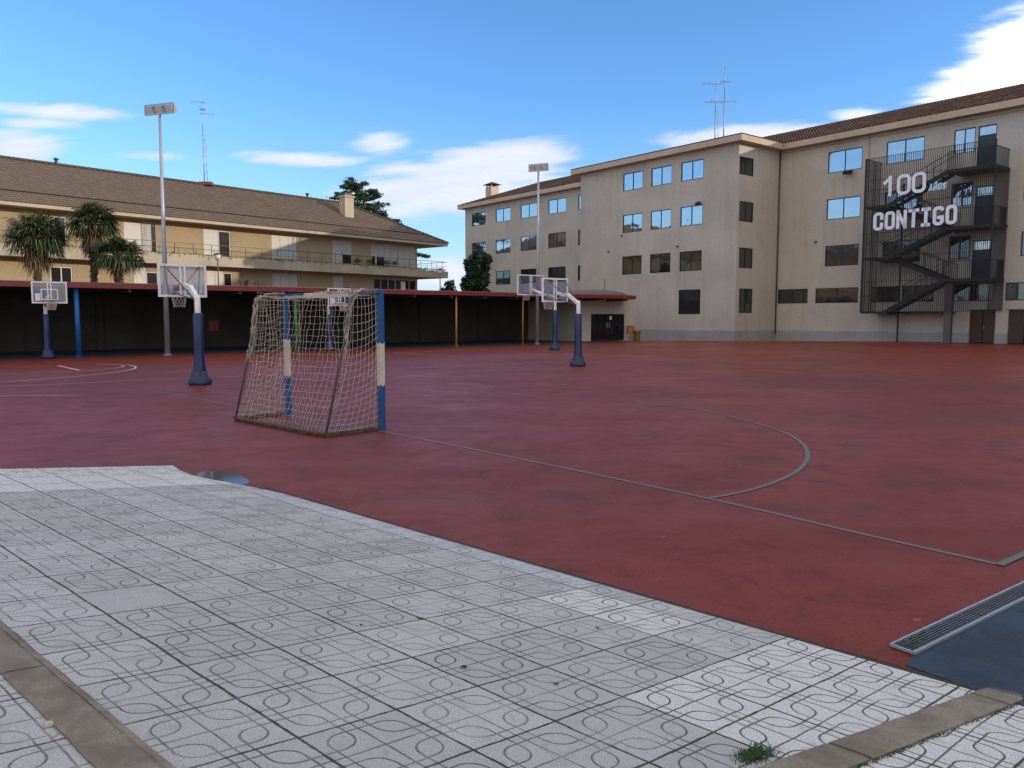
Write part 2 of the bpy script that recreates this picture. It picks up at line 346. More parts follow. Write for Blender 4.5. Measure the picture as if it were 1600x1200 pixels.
# ------------------------------------------------------------------ mesh helpers
class MB:
    def __init__(s): s.v, s.f, s.mi, s.uv, s.sm = [], [], [], [], []
    def face(s, pts, mi=0, uv=None, smooth=False):
        n = len(s.v); s.v += [tuple(p) for p in pts]; s.f.append(tuple(range(n, n+len(pts)))); s.mi.append(mi); s.uv.append(uv); s.sm.append(smooth)
    def idx(s, vs, fs, mi=0, smooth=False):
        n = len(s.v); s.v += [tuple(p) for p in vs]
        for f in fs: s.f.append(tuple(n+k for k in f)); s.mi.append(mi); s.uv.append(None); s.sm.append(smooth)
    def box(s, c, half, X=(1,0,0), Y=(0,1,0), Z=(0,0,1), mi=0):
        c, X, Y, Z = Vector(c), Vector(X), Vector(Y), Vector(Z)
        vs = [c+X*(half[0]*a)+Y*(half[1]*b)+Z*(half[2]*d) for d in (-1,1) for b in (-1,1) for a in (-1,1)]
        s.idx(vs, [(0,2,3,1),(4,5,7,6),(0,1,5,4),(2,6,7,3),(0,4,6,2),(1,3,7,5)], mi)
    def bar(s, a, b, w, h=None, mi=0, up=(0,0,1)):
        a, b = Vector(a), Vector(b); d = b-a; L = d.length
        if L < 1e-6: return
        d.normalize(); up = Vector(up)
        if abs(d.dot(up)) > .98: up = Vector((1, 0, 0))
        Y = up.cross(d).normalized(); Z = d.cross(Y)
        s.box((a+b)/2, (L/2, w/2, (h or w)/2), d, Y, Z, mi)
    def tube(s, pts, r, n=8, mi=0, cap=True, smooth=True):
        pts = [Vector(p) for p in pts]; rs = r if isinstance(r, (list, tuple)) else [r]*len(pts)
        vs, fs = [], []; prev = None
        for k, p in enumerate(pts):
            d = (pts[min(k+1, len(pts)-1)]-pts[max(k-1, 0)]).normalized()
            if prev is None: X = d.orthogonal().normalized()
            else: X = (prev-d*prev.dot(d)); X = X.normalized() if X.length > 1e-6 else d.orthogonal().normalized()
            prev = X; Y = d.cross(X)
            for a in range(n):
                t = 2*math.pi*a/n; vs.append(p+(X*math.cos(t)+Y*math.sin(t))*rs[k])
            if k:
                for a in range(n): b = (a+1) % n; fs.append(((k-1)*n+a, (k-1)*n+b, k*n+b, k*n+a))
        s.idx(vs, fs, mi, smooth)
        if cap and n > 3:
            m0 = len(s.v)-len(vs); s.f.append(tuple(m0+a for a in reversed(range(n)))); s.f.append(tuple(m0+(len(pts)-1)*n+a for a in range(n)))
            s.mi += [mi, mi]; s.uv += [None, None]; s.sm += [False, False]
    def lathe(s, c, prof, n=16, mi=0, jit=0, seed=0):
        rg = random.Random(seed); c = Vector(c)
        jt = [[1+rg.uniform(-jit, jit) for _ in range(n)] for _ in prof]
        vs = [c+Vector((r*jt[k][a]*math.cos(2*math.pi*a/n), r*jt[k][a]*math.sin(2*math.pi*a/n), z)) for k, (r, z) in enumerate(prof) for a in range(n)]
        fs = [(k*n+a, k*n+(a+1) % n, (k+1)*n+(a+1) % n, (k+1)*n+a) for k in range(len(prof)-1) for a in range(n)]
        fs.append(tuple(reversed(range(n)))); fs.append(tuple((len(prof)-1)*n+a for a in range(n)))
        s.idx(vs, fs, mi, True)
    def build(s, name, mats, parent=None, bevel=0):
        me = bpy.data.meshes.new(name); me.from_pydata(s.v, [], s.f)
        mats = mats if isinstance(mats, (list, tuple)) else [mats]
        for m_ in mats: me.materials.append(M[m_] if isinstance(m_, str) else m_)
        me.polygons.foreach_set('material_index', s.mi); me.polygons.foreach_set('use_smooth', s.sm)
        if any(u is not None for u in s.uv):
            l = me.uv_layers.new(name='UVMap'); k = 0; buf = []
            for f, u in zip(s.f, s.uv):
                for q in range(len(f)): buf += list(u[q]) if u else [0, 0]
            l.data.foreach_set('uv', buf)
        me.update()
        o = bpy.data.objects.new(name, me); COL.objects.link(o)
        if parent: o.parent = parent
        if bevel:
            bv = o.modifiers.new('bevel', 'BEVEL'); bv.width = bevel; bv.segments = 2
        return o
def tag(o, label=None, cat=None, group=None, kind=None):
    if label: o['label'] = label
    if cat: o['category'] = cat
    if group: o['group'] = group
    if kind: o['kind'] = kind
    return o
def empty(name, label, cat, loc=(0,0,0), rz=0, group=None):
    o = bpy.data.objects.new(name, None); COL.objects.link(o); o.location = loc; o.rotation_euler = (0, 0, rz)
    return tag(o, label, cat, group)
def copy_tree(o, parent=None):
    c = o.copy(); COL.objects.link(c)
    if parent: c.parent = parent
    for ch in [x for x in bpy.data.objects if x.parent == o]: copy_tree(ch, c)
    return c
def G(x, y, z=0.0):                       # point of the horizontal plane z seen at a photo pixel
    d = ray(x, y); k = (z-HC)/d[2]; return Vector((d.x*k, d.y*k, z))
def gz(y):                                # the court falls slightly to the far drain
    t = min(1, max(0, (y-53)/13)); return -.37*t
class Plane:                              # vertical plane: origin, direction, maps photo pixel -> (s, z)
    def __init__(s, O, d): s.O, s.d = Vector((O[0], O[1])), Vector((d[0], d[1])).normalized()
    def sz(s, x, y):
        r = ray(x, y); a = r.x/r.y
        k = (a*s.O.y-s.O.x)/(s.d.x-a*s.d.y); yy = s.O.y+s.d.y*k
        return k, HC+r.z*yy/r.y
    def p(s, k, z=0, off=0):              # off: metres in front of the plane (towards its right-hand normal)
        n = Vector((s.d.y, -s.d.x)); q = s.O+s.d*k+n*off
        return Vector((q.x, q.y, z))

# ------------------------------------------------------------------ ground
mb = MB(); nx, ny = 6, 60
ys = [-60, -20, 0, 20, 40, 53]+[53+k for k in range(1, 14)]+[80, 120, 200, 500, 1500]
for k in range(len(ys)-1):
    a, b = ys[k], ys[k+1]
    mb.face([(-1500, a, gz(a)-.012), (1500, a, gz(a)-.012), (1500, b, gz(b)-.012), (-1500, b, gz(b)-.012)])
tag(mb.build('ground', 'earth'), kind='structure')
mb = MB(); ysc = [y for y in [-30, -10, 0, 10, 20, 30, 40, 53]+[53+k for k in range(1, 14)]+[80]]
for k in range(len(ysc)-1):
    a, b = ysc[k], ysc[k+1]
    mb.face([(-70, a, gz(a)), (70, a, gz(a)), (70, b, gz(b)), (-70, b, gz(b))])
tag(mb.build('court_surface', 'court'), kind='structure')

# canopy frame of reference (front edge) and school frame
UU = Vector((.6205, -.7842)); WW = Vector((.7842, .6205))
CAN = Plane((-12.13, 37), WW)             # right-hand normal points to the camera
C0 = Vector((16.42, 57.7))
def S(s, t, z=0): q = C0+UU*s+WW*t; return Vector((q.x, q.y, z))
def SP(t): q = C0+WW*t; return Plane((q.x, q.y), UU)   # facade plane at depth t (normal to the camera)

mb = MB()
a, b = -26, 26.5
mb.face([CAN.p(a, .006, .05), CAN.p(b, .006, .05), CAN.p(b, .006, -7.7), CAN.p(a, .006, -7.7)])
tag(mb.build('walkway', 'walkway'), kind='structure')

# paving ramp: slabs on a 0.40 m grid, sloping down to the court
PA = Vector((.30125531, -.27168005, -.00048045)); PB = Vector((.28970884, .27276668, -.0439807)); PT = Vector((-.7198456, 2.51219946, HC-1.41202327))
def pav(i, j, dz=0): return PT+PA*i+PB*j+Vector((0, 0, dz))
def je(i): return 6.548-.0109*i
mb = MB()
poly = [(-16.5, 6.38), (-16.5, 2.25), (-17.7, 2.3), (-17.7, -40), (30, -40), (30, je(30))]
steps = [(i, je(i)) for i in range(29, -12, -1)]+[(-12.2, 6.5), (-13, 6.33), (-13.8, 6.12), (-14.6, 6.03), (-15.4, 6.1), (-16, 6.25)]
poly2 = poly+steps
mb.face([pav(*q) for q in reversed(poly2)], uv=[q for q in reversed(poly2)])
for a, b in zip(poly2, poly2[1:]+poly2[:1]):
    pa, pb = pav(*a), pav(*b)
    mb.face([pa, pb, Vector((pb.x, pb.y, -.05)), Vector((pa.x, pa.y, -.05))], uv=[(.25, .25)]*4)
tag(mb.build('paving', 'paving'), kind='structure')
mb = MB(); rge = random.Random(8); prev = None       # dirt-filled joint between paving and court
stp = [(-16.5, 6.38), (-16, 6.25), (-15.4, 6.1), (-14.6, 6.03), (-13.8, 6.12), (-13, 6.33), (-12.2, 6.5)]
ed = [pav(*stp[k]).lerp(pav(*stp[k+1]), q/6) for k in range(6) for q in range(6)]+[pav(i*.12, je(i*.12)) for i in range(-101, 60)]
for p in ed:
    w_ = rge.uniform(.004, .022); n_ = Vector((.69, .72, 0))
    cur = (Vector((p.x, p.y, .0035))-n_*.02, Vector((p.x, p.y, .0035))+n_*w_)
    if prev: mb.face([prev[0], cur[0], cur[1], prev[1]])
    prev = cur
tag(mb.build('joint', 'soil'), kind='structure')

def strip(pts, w, z, zf=None):
    m_ = MB(); pts = [Vector((p.x, p.y)) for p in pts]; L, Rr = [], []
    for k, p in enumerate(pts):
        d = (pts[min(k+1, len(pts)-1)]-pts[max(k-1, 0)]).normalized(); n = Vector((-d.y, d.x))*w/2
        L.append(p+n); Rr.append(p-n)
    for k in range(len(pts)-1):
        q = [L[k+1], L[k], Rr[k], Rr[k+1]]
        m_.face([(v.x, v.y, z+gz(v.y)) for v in q])
    return m_
def smooth(pts, n=6):
    out = []; P_ = [pts[0]]+list(pts)+[pts[-1]]
    for k in range(1, len(P_)-2):
        p0, p1, p2, p3 = P_[k-1:k+3]
        for a in range(n):
            t = a/n
            out.append(.5*((2*p1)+(p2-p0)*t+(2*p0-5*p1+4*p2-p3)*t*t+(3*p1-p0-3*p2+p3)*t**3))
    return out+[pts[-1]]
def line(px, w, mt, sm=True, z=.004):
    pts = [G(x, y) for x, y in px]
    if sm: pts = smooth(pts)
    o = strip(pts, w, z).build('court_line', mt); tag(o, kind='structure'); return o
line([(236, 610), (360, 632.5), (600, 675), (850, 725), (1110, 780), (1340, 833), (1563, 883)], .05, 'greenline')
line([(1104, 780), (1165, 768), (1215, 752), (1250, 733), (1262, 712), (1252, 692), (1222, 675), (1172, 659), (1110, 644), (1040, 634), (960, 626)], .05, 'greenline', z=.006)
a_, b_2 = G(1561, 884), G(1660, 840)
tag(strip([a_, a_+(b_2-a_).normalized()*12], .055, .008).build('court_line', 'greenline'), kind='structure')
line([(0, 604), (100, 600), (200, 595), (370, 588), (604, 577), (750, 570.5), (888, 565)], .06, 'whiteline')
line([(0, 597.5), (100, 590), (175, 582.5), (205, 577.5), (212, 574), (205, 571.3), (192, 570), (150, 569)], .06, 'brightline', z=.006)
line([(0, 585), (100, 580.5), (150, 578), (180, 575.5), (193, 573), (190, 571.2)], .06, 'whiteline')
line([(90, 571.5), (125, 579)], .09, 'brightline', False, z=.008)
line([(0, 619), (125, 617.5)], .06, 'whiteline')
line([(614, 551), (660, 554), (729, 558), (820, 559), (904, 560)], .06, 'whiteline')
line([(616, 552), (680, 549), (760, 546)], .06, 'whiteline', z=.006)
line([(747, 557), (832, 554), (905, 553.5), (960, 555), (1013, 557.5)], .07, 'brightline', z=.008)
line([(620, 590), (700, 583), (800, 578)], .05, 'whiteline', z=.006)
line([(640, 562), (760, 561), (900, 556)], .05, 'whiteline', z=.01)

# blue court corner, kerbs, drain, puddle
e0 = G(1400, 1033); g0 = G(1428, 1024); g1 = G(1600, 938)
dg = (g1-g0).normalized(); ng = Vector((dg.y, -dg.x, 0))
mb = MB(); 
q = [e0+Vector((.02, -.05, 0)), g0+ng*.0, g0+dg*9, g0+dg*9+ng*9, e0+Vector((6, -8, 0))]
mb.face([(p.x, p.y, .005) for p in reversed(q)]); tag(mb.build('blue_court', 'blue_court'), kind='structure')
gr = empty('drain_grate', 'long galvanised drain grate between the red court and the blue surface', 'drain', g0)
gl = Vector((0, 0, 0))
mb = MB(); wg = .12; Lg = 9.0
oo = -dg*.0-ng*wg
for off in (0, wg):
    mb.bar(oo+ng*off+Vector((0, 0, .012)), oo+ng*off+dg*Lg+Vector((0, 0, .012)), .014, .014)
for e in (0, Lg): mb.bar(oo+dg*e+Vector((0, 0, .012)), oo+dg*e+ng*wg+Vector((0, 0, .012)), .014, .013)
mb.build('frame', 'galv', gr)
mb = MB()
for k in range(1, 7): mb.bar(oo+ng*(wg*k/7)+Vector((0, 0, .011)), oo+ng*(wg*k/7)+dg*Lg+Vector((0, 0, .011)), .005, .008)
k = .03
while k < Lg: mb.bar(oo+dg*k+Vector((0, 0, .009)), oo+dg*k+ng*wg+Vector((0, 0, .009)), .006, .004); k += .05
mb.build('bars', 'grate', gr)
mb = MB(); mb.face([oo+Vector((0, 0, .0065)), oo+ng*wg+Vector((0, 0, .0065)), oo+ng*wg+dg*Lg+Vector((0, 0, .0065)), oo+dg*Lg+Vector((0, 0, .0065))]); mb.build('channel', 'black', gr)

def kerb(name, corners, h=.012, gaps=()):
    """corners: function (along t, side 0/1) -> (i, j); one block per gap interval"""
    for (t0, t1) in gaps:
        m_ = MB(); n = 14; rg = random.Random(int(t0*100)+5)
        rows = []
        for k in range(n+1):
            t = t0+(t1-t0)*k/n; rows.append([corners(t, sd_) for sd_ in (0, 1)])
        j0 = [rg.uniform(-.008, .008) for _ in range(n+1)]; j1 = [rg.uniform(-.008, .008) for _ in range(n+1)]
        top = []
        for k, (p, q_) in enumerate(rows):
            p = (p[0]+j0[k]*.5, p[1]+j0[k]); q_ = (q_[0]+j1[k]*.5, q_[1]+j1[k])
            hh = h+rg.uniform(-.002, .002)
            top.append((pav(*p, -.02), pav(*p, hh-.004), pav(p[0]*.9+q_[0]*.1, p[1]*.9+q_[1]*.1, hh), pav(p[0]*.1+q_[0]*.9, p[1]*.1+q_[1]*.9, hh), pav(*q_, hh-.004), pav(*q_, -.02)))
        for k in range(n):
            for c in range(5): m_.face([top[k][c], top[k][c+1], top[k+1][c+1], top[k+1][c]], smooth=False)
        m_.face(list(reversed(top[0]))); m_.face(top[n])
        tag(m_.build(name, 'kerb'), kind='structure')
kerb('kerb', lambda t, s_: (t, -1.055+.07*s_+.004*t), h=.006, gaps=[(-16, -7.3), (-7.27, -3.1), (-3.08, 3)])
kerb('kerb', lambda t, s_: (t, -1.42+.355*s_+.004*t), gaps=[(-16, -9.1), (-9.06, -4.3), (-4.26, -2.62), (-2.58, 3)])
def kr(t, s_):
    # runs along the j direction
    i = 2.22+.150*t*(1.0)+(.0 if s_ else .38)
    return (i, t)
kerb('kerb', kr, gaps=[(-6, .6), (.64, 3.6), (3.64, 6.25), (6.29, 6.85)])

pu = MB(); c = G(352, 748); n = 40
cpts = []
for a in range(n):
    th = 2*math.pi*a/n; x = 345+44*math.cos(th)*(1+.06*math.sin(3*th)); y = 748.5+10*math.sin(th)+.10*(x-352)
    q = G(x, y); cpts.append((q.x, q.y, .004))
pu.face(list(reversed(cpts))) if True else None
wm = bpy.data.materials.new('puddle_water'); wm.use_nodes = True; b_ = wm.node_tree.nodes['Principled BSDF']
b_.inputs['Base Color'].default_value = (.035, .03, .03, 1); b_.inputs['Roughness'].default_value = .06; b_.inputs['IOR'].default_value = 1.33; b_.inputs['Specular IOR Level'].default_value = .28
tag(pu.build('puddle', wm), kind='structure')

# ------------------------------------------------------------------ facade with real openings
def facade(m_, pl, s0, s1, z0, z1, ops, depth=.18, mi=0, rmi=None, off=0):
    """wall sheet between s0..s1, z0..z1 with rectangular openings (a,b,c,d) = s,s,z,z and reveals"""
    rmi = mi if rmi is None else rmi
    ss = sorted({s0, s1, *[v for o in ops for v in (o[0], o[1]) if s0 < v < s1]})
    zs = sorted({z0, z1, *[v for o in ops for v in (o[2], o[3]) if z0 < v < z1]})
    for a, b in zip(ss, ss[1:]):
        run = None
        for c, d in zip(zs, zs[1:]):
            mid = ((a+b)/2, (c+d)/2)
            hole = any(o[0] < mid[0] < o[1] and o[2] < mid[1] < o[3] for o in ops)
            if hole:
                if run: m_.face([pl.p(a, run[0], off), pl.p(b, run[0], off), pl.p(b, run[1], off), pl.p(a, run[1], off)], mi)
                run = None
            else: run = (run[0] if run else c, d)
        if run: m_.face([pl.p(a, run[0], off), pl.p(b, run[0], off), pl.p(b, run[1], off), pl.p(a, run[1], off)], mi)
    for a, b, c, d in ops:
        f, k = off, off-depth
        m_.face([pl.p(a, c, f), pl.p(a, c, k), pl.p(a, d, k), pl.p(a, d, f)], rmi)
        m_.face([pl.p(b, c, k), pl.p(b, c, f), pl.p(b, d, f), pl.p(b, d, k)], rmi)
        m_.face([pl.p(a, d, k), pl.p(b, d, k), pl.p(b, d, f), pl.p(a, d, f)], rmi)
        m_.face([pl.p(a, c, f), pl.p(b, c, f), pl.p(b, c, k), pl.p(a, c, k)], rmi)
def window(pl, o, parent, glass='glass', off=0, lights=2, frame='frame', fw=.055, name='window', depth=.06, curtain=None, bars=False):
    a, b, c, d = o; m_ = MB(); k = off-depth
    def rect(x0, x1, z0, z1, th=.06):
        p = pl.p((x0+x1)/2, (z0+z1)/2, k); n = Vector((pl.d.y, -pl.d.x, 0))
        m_.box(p, ((x1-x0)/2, th/2, (z1-z0)/2), Vector((pl.d.x, pl.d.y, 0)), n, (0, 0, 1))
    rect(a, a+fw, c, d); rect(b-fw, b, c, d); rect(a+fw, b-fw, c, c+fw); rect(a+fw, b-fw, d-fw, d)
    for q in range(1, lights):
        s_ = a+(b-a)*q/lights; rect(s_-fw*.5, s_+fw*.5, c+fw, d-fw, .056)
    w = m_.build(name, frame, parent)
    m_ = MB(); rg = random.Random(int(a*77+c*13))
    for q in range(lights):
        s0_, s1_ = a+(b-a)*q/lights+fw*.5, a+(b-a)*(q+1)/lights-fw*.5
        t1, t2 = rg.uniform(-.006, .006), rg.uniform(-.006, .006)
        m_.face([pl.p(s0_, c+fw*.5, k-.01+t1), pl.p(s1_, c+fw*.5, k-.01+t2), pl.p(s1_, d-fw*.5, k-.01+t2), pl.p(s0_, d-fw*.5, k-.01+t1)])
    m_.build('pane', glass, w)
    if bars:
        m_ = MB(); s_ = a+.1
        while s_ < b: m_.bar(pl.p(s_, c, off+.03), pl.p(s_, d, off+.03), .016); s_ += .12
        for z_ in (c+.15, (c+d)/2, d-.1): m_.bar(pl.p(a, z_, off+.03), pl.p(b, z_, off+.03), .02)
        m_.build('window_grille', 'black', w)
    return w
def pxrect(pl, x0, x1, yt, yb, at=None):
    """opening from photo pixels: x range, top and bottom y read at column `at` (default x0)"""
    at = x0 if at is None else at
    return (pl.sz(x0, yt)[0], pl.sz(x1, yt)[0], pl.sz(at, yb)[1], pl.sz(at, yt)[1])

def corrug(m_, P0, dv, up, s_lo, s_hi, q1, pitch=.24, row=.38, amp=.045, samp=4, uvo=0):
    """barrel-tiled slope: P0 origin at eave, dv along eave, up = unit vector up the slope; s_lo(q), s_hi(q) limits"""
    nrm = Vector(dv).cross(Vector(up)).normalized()
    if nrm.z < 0: nrm = -nrm
    q = 0; r = 0
    lo0, hi0 = s_lo(0), s_hi(0)
    ns = int((hi0-lo0)/pitch*samp)
    while q < q1-1e-6:
        qa, qb = q, min(q+row, q1)
        pr = None
        for k in range(ns+1):
            s_ = lo0+(hi0-lo0)*k/ns
            sa = min(max(s_, s_lo(qa)), s_hi(qa)); sb = min(max(s_, s_lo(qb)), s_hi(qb))
            h = amp*abs(math.sin(math.pi*s_/pitch))
            A = P0+dv*sa+up*qa+nrm*(h+.045); B = P0+dv*sb+up*qb+nrm*(h+.0)
            if pr and (abs(sa-pr[2]) > 1e-5 or abs(sb-pr[3]) > 1e-5):
                u0, u1 = pr[4]/pitch, s_/pitch
                m_.face([pr[0], A, B, pr[1]], uv=[(u0+.001, r+.05), (u1-.001, r+.05), (u1-.001, r+.95), (u0+.001, r+.95)], smooth=False)
                m_.face([pr[0], pr[0]-nrm*.05, A-nrm*.05, A], uv=[(u0+.001, r+.02)]*4)
            pr = (A, B, sa, sb, s_)
        q += row; r += 1

# ------------------------------------------------------------------ school building
school = empty('school_building', 'long beige four-storey school block with projecting centre and red tiled roof', 'building', S(0, 0, 0))
inv = school.matrix_basis.inverted()
PARTS = []
ZE = 14.2
tL, tM = 4.8, 5.2
PB_, PL_, PM_ = SP(0), SP(tL), SP(tM)
PR_ = Plane((C0.x, C0.y), WW)             # return face of the projecting block
zr = {}
zr[1] = (PB_.sz(972.3, 299.6)[1], PB_.sz(972.3, 272.4)[1])
zr[2] = (PB_.sz(972.3, 364.5)[1], PB_.sz(972.3, 336.5)[1])
zr[3] = (PB_.sz(972.3, 429.5)[1], PB_.sz(972.3, 401)[1])
def cols(pl, xs, rows, dz=0): return [(pl.sz(a, 400)[0], pl.sz(b, 400)[0], zr[r][0]+dz, zr[r][1]+dz) for a, b in xs for r in rows]
opB = cols(PB_, [(972.3, 1002.6), (1015.7, 1047.6), (1061.8, 1096.5)], (1, 2, 3))
opB4 = [pxrect(PB_, 1060.5, 1094.5, 453, 491)]
opL = cols(PL_, [(737.5, 759), (774.5, 797.5), (813.5, 839), (856.5, 884), (903, 932)], (1, 2, 3))
opR = [pxrect(PR_, 1156, 1178, 243.5, 272), pxrect(PR_, 1155.5, 1177.5, 313.5, 345.5), pxrect(PR_, 1155, 1176.5, 386.5, 418.5), pxrect(PR_, 1155, 1176, 450.5, 489)]
zM = {1: (PM_.sz(1342, 264)[1], PM_.sz(1342, 230)[1]), 2: (PM_.sz(1340, 339)[1], PM_.sz(1340, 306)[1]), 3: (PM_.sz(1338, 414)[1], PM_.sz(1338, 381)[1]), 4: (PM_.sz(1297, 473.5)[1], PM_.sz(1297, 450)[1])}
def mcol(x0, x1, rows): return [(PM_.sz(x0, 400)[0], PM_.sz(x1, 400)[0], zM[r][0], zM[r][1]) for r in rows]
opM = mcol(1289, 1341.5, (1, 2, 3))+mcol(1378.5, 1437, (1, 2, 3))+mcol(1482, 1515, (1, 2, 3))+mcol(1594, 1660, (1, 2, 3))
opM4 = mcol(1217, 1264, (4,))+mcol(1276, 1343, (4,))+mcol(1362, 1408, (4,))+mcol(1412, 1462, (4,))+mcol(1492, 1556, (4,))+mcol(1574, 1640, (4,))
doorM = [(PM_.sz(1519, 400)[0], PM_.sz(1547.5, 400)[0], z_, z_+h_) for z_, h_ in ((10.75, 2.75), (7.3, 2.5), (4.05, 2.4))]
brown = [(PM_.sz(1513.5, 520)[0], PM_.sz(1554, 520)[0], 0, 2.1), (PM_.sz(1574, 520)[0], PM_.sz(1650, 520)[0], 0, 2.1)]
sLw, sLe = -41.4, -16.6
wall = MB()
facade(wall, PB_, sLe, 0, -.5, ZE, opB+opB4)
facade(wall, PR_, 0, tM, -.5, ZE, opR)
facade(wall, PM_, 0, 40, -.5, ZE, opM+opM4+doorM+brown, depth=.2)
facade(wall, PL_, sLw, sLe, -.5, ZE, opL)
def quad(m_, *pts): m_.face([Vector(p) for p in pts])
quad(wall, S(sLe, tL, -.5), S(sLe, 0, -.5), S(sLe, 0, ZE), S(sLe, tL, ZE))
quad(wall, S(sLw, 17, -.5), S(sLw, tL, -.5), S(sLw, tL, ZE), S(sLw, 17, ZE))
quad(wall, S(90, 17, -.5), S(sLw, 17, -.5), S(sLw, 17, ZE), S(90, 17, ZE))
# unseen wing added beyond the right of the view to shade the court
quad(wall, S(40, -8, -.5), S(40, tM, -.5), S(40, tM, 16.6), S(40, -8, 16.6))
quad(wall, S(40, -8, -.5), S(95, -8, -.5), S(95, -8, 16.6), S(40, -8, 16.6))
quad(wall, S(95, -8, -.5), S(95, 17, -.5), S(95, 17, 16.6), S(95, -8, 16.6))
quad(wall, S(40, 17, -.5), S(95, 17, -.5), S(95, 17, 16.6), S(40, 17, 16.6))
quad(wall, S(40, -8, 16.6), S(95, -8, 16.6), S(95, 17, 16.6), S(40, 17, 16.6))
quad(wall, S(sLw, 17, 14), S(sLw, tL+.3, 14), S(40, tL+.3, 14), S(40, 17, 14))
PARTS.append(wall.build('wall', 'school'))  # same mesh holds the wing added for its shade
pl_ = MB()
def plinth(pl, a, b, z0=-.5, z1=.62):
    pl_.box((pl.p(a, 0, .02)+pl.p(b, 0, .02))/2+Vector((0, 0, (z0+z1)/2)), (abs(b-a)/2, .022, (z1-z0)/2), Vector((pl.d.x, pl.d.y, 0)), Vector((pl.d.y, -pl.d.x, 0)))
plinth(PB_, sLe, .04); plinth(PR_, 0.045, tM-.02); plinth(PM_, .04, brown[0][0]); plinth(PM_, brown[0][1], brown[1][0]); plinth(PM_, brown[1][1], 40)
PARTS.append(pl_.build('plinth', 'plinth'))
def add_windows(pl, ops, bldg, glass, **k):
    for o in ops:
        g = glass(o) if callable(glass) else glass
        w = window(pl, o, None, g, **k); PARTS.append(w)
gl_pick = lambda o: 'glass' if o[2] > 6.5 else 'glass_dim'
add_windows(PB_, opB, 1, gl_pick); add_windows(PB_, opB4, 1, 'glass_dark', bars=True)
add_windows(PL_, opL, 1, gl_pick)
add_windows(PR_, opR, 1, 'glass_dim')
add_windows(PM_, opM, 1, lambda o: 'glass' if o[2] > 6.5 else 'glass_dim')
add_windows(PM_, opM4, 1, 'glass_dim', lights=2)
for k, o in enumerate(doorM):
    m_ = MB(); a, b, c, d = o
    X = Vector((PM_.d.x, PM_.d.y, 0)); n_ = Vector((PM_.d.y, -PM_.d.x, 0))
    m_.box(PM_.p((a+b)/2, (c+d-.62)/2, -.08), ((b-a)/2-.05, .03, (d-.62-c)/2), X, n_)
    m_.box(PM_.p(a+.025, (c+d)/2, -.06), (.025, .04, (d-c)/2), X, n_); m_.box(PM_.p(b-.025, (c+d)/2, -.06), (.025, .04, (d-c)/2), X, n_)
    m_.box(PM_.p((a+b)/2, d-.6, -.058), ((b-a)/2-.05, .038, .025), X, n_); m_.box(PM_.p((a+b)/2, d-.03, -.058), ((b-a)/2-.05, .038, .03), X, n_)
    dd = m_.build('door', 'frame'); PARTS.append(dd)
    m_ = MB(); m_.face([PM_.p(a+.05, d-.58, -.08), PM_.p(b-.05, d-.58, -.08), PM_.p(b-.05, d-.05, -.08), PM_.p(a+.05, d-.05, -.08)]); m_.build('pane', 'glass', dd)
for o in brown:
    m_ = MB(); a, b, c, d = o; X = Vector((PM_.d.x, PM_.d.y, 0)); n_ = Vector((PM_.d.y, -PM_.d.x, 0))
    npan = 2 if b-a < 2.5 else 3
    for q in range(npan):
        x0, x1 = a+(b-a)*q/npan+.02, a+(b-a)*(q+1)/npan-.02
        m_.box(PM_.p((x0+x1)/2, d/2, -.12), ((x1-x0)/2, .03, d/2-.03), X, n_)
        m_.box(PM_.p((x0+x1)/2, d*.72, -.088), ((x1-x0)/2-.14, .01, d*.2), X, n_); m_.box(PM_.p((x0+x1)/2, d*.26, -.088), ((x1-x0)/2-.14, .01, d*.17), X, n_)
    m_.box(PM_.p((a+b)/2, d-.03, -.1), ((b-a)/2, .08, .03), X, n_)
    dd = m_.build('door', 'door_brown'); PARTS.append(dd)
    m_ = MB(); m_.box(PM_.p((a+b)/2+.09, 1.0, -.06), (.02, .03, .08), X, n_); m_.build('handle', 'galv', dd)
    m_ = MB(); m_.box(PM_.p((a+b)/2, d+.04, .03), ((b-a)/2+.1, .06, .035), X, n_); PARTS.append(m_.build('lintel', 'plinth'))

# eaves: fascia board + soffit that follow the broken front, then tiled slopes
OV = .65; FH = .42
outline = [(sLw-OV, 17+OV), (sLw-OV, tL-OV), (sLe-OV, tL-OV), (sLe-OV, -OV), (OV, -OV), (OV, tM-OV), (40, tM-OV), (40, 12), ]
inner = [(sLw, 17), (sLw, tL), (sLe, tL), (sLe, 0), (0, 0), (0, tM), (40, tM), (40, 12)]
m_ = MB()
for k in range(len(outline)-1):
    a, b, c, d = outline[k], outline[k+1], inner[k+1], inner[k]
    m_.face([S(*a, ZE), S(*d, ZE), S(*c, ZE), S(*b, ZE)])
    m_.face([S(*a, ZE), S(*b, ZE), S(*b, ZE+FH), S(*a, ZE+FH)])
PARTS.append(m_.build('cornice', 'cornice'))
m_ = MB()
pit = R(20); cp, sn = math.cos(pit), math.sin(pit)
u3, w3 = Vector((UU.x, UU.y, 0)), Vector((WW.x, WW.y, 0))
upF = w3*cp+Vector((0, 0, sn)); upR = -u3*cp+Vector((0, 0, sn)); upL = u3*cp+Vector((0, 0, sn))
zE = ZE+FH
dep = 6.8/cp
corrug(m_, S(0, tM-OV, zE), u3, upF, lambda q: -8.5, lambda q: 40, dep)                       # main front slope
corrug(m_, S(0, tL-OV, zE), u3, upF, lambda q: sLw-OV+q*cp, lambda q: sLe-OV+.3, dep)         # left wing front slope
corrug(m_, S(sLw-OV, 17.65, zE), -w3, upL, lambda q: q*cp, lambda q: 17.65-(tL-OV)-q*cp, 6.4/cp)  # left hip
half = (OV*2-sLe)/2
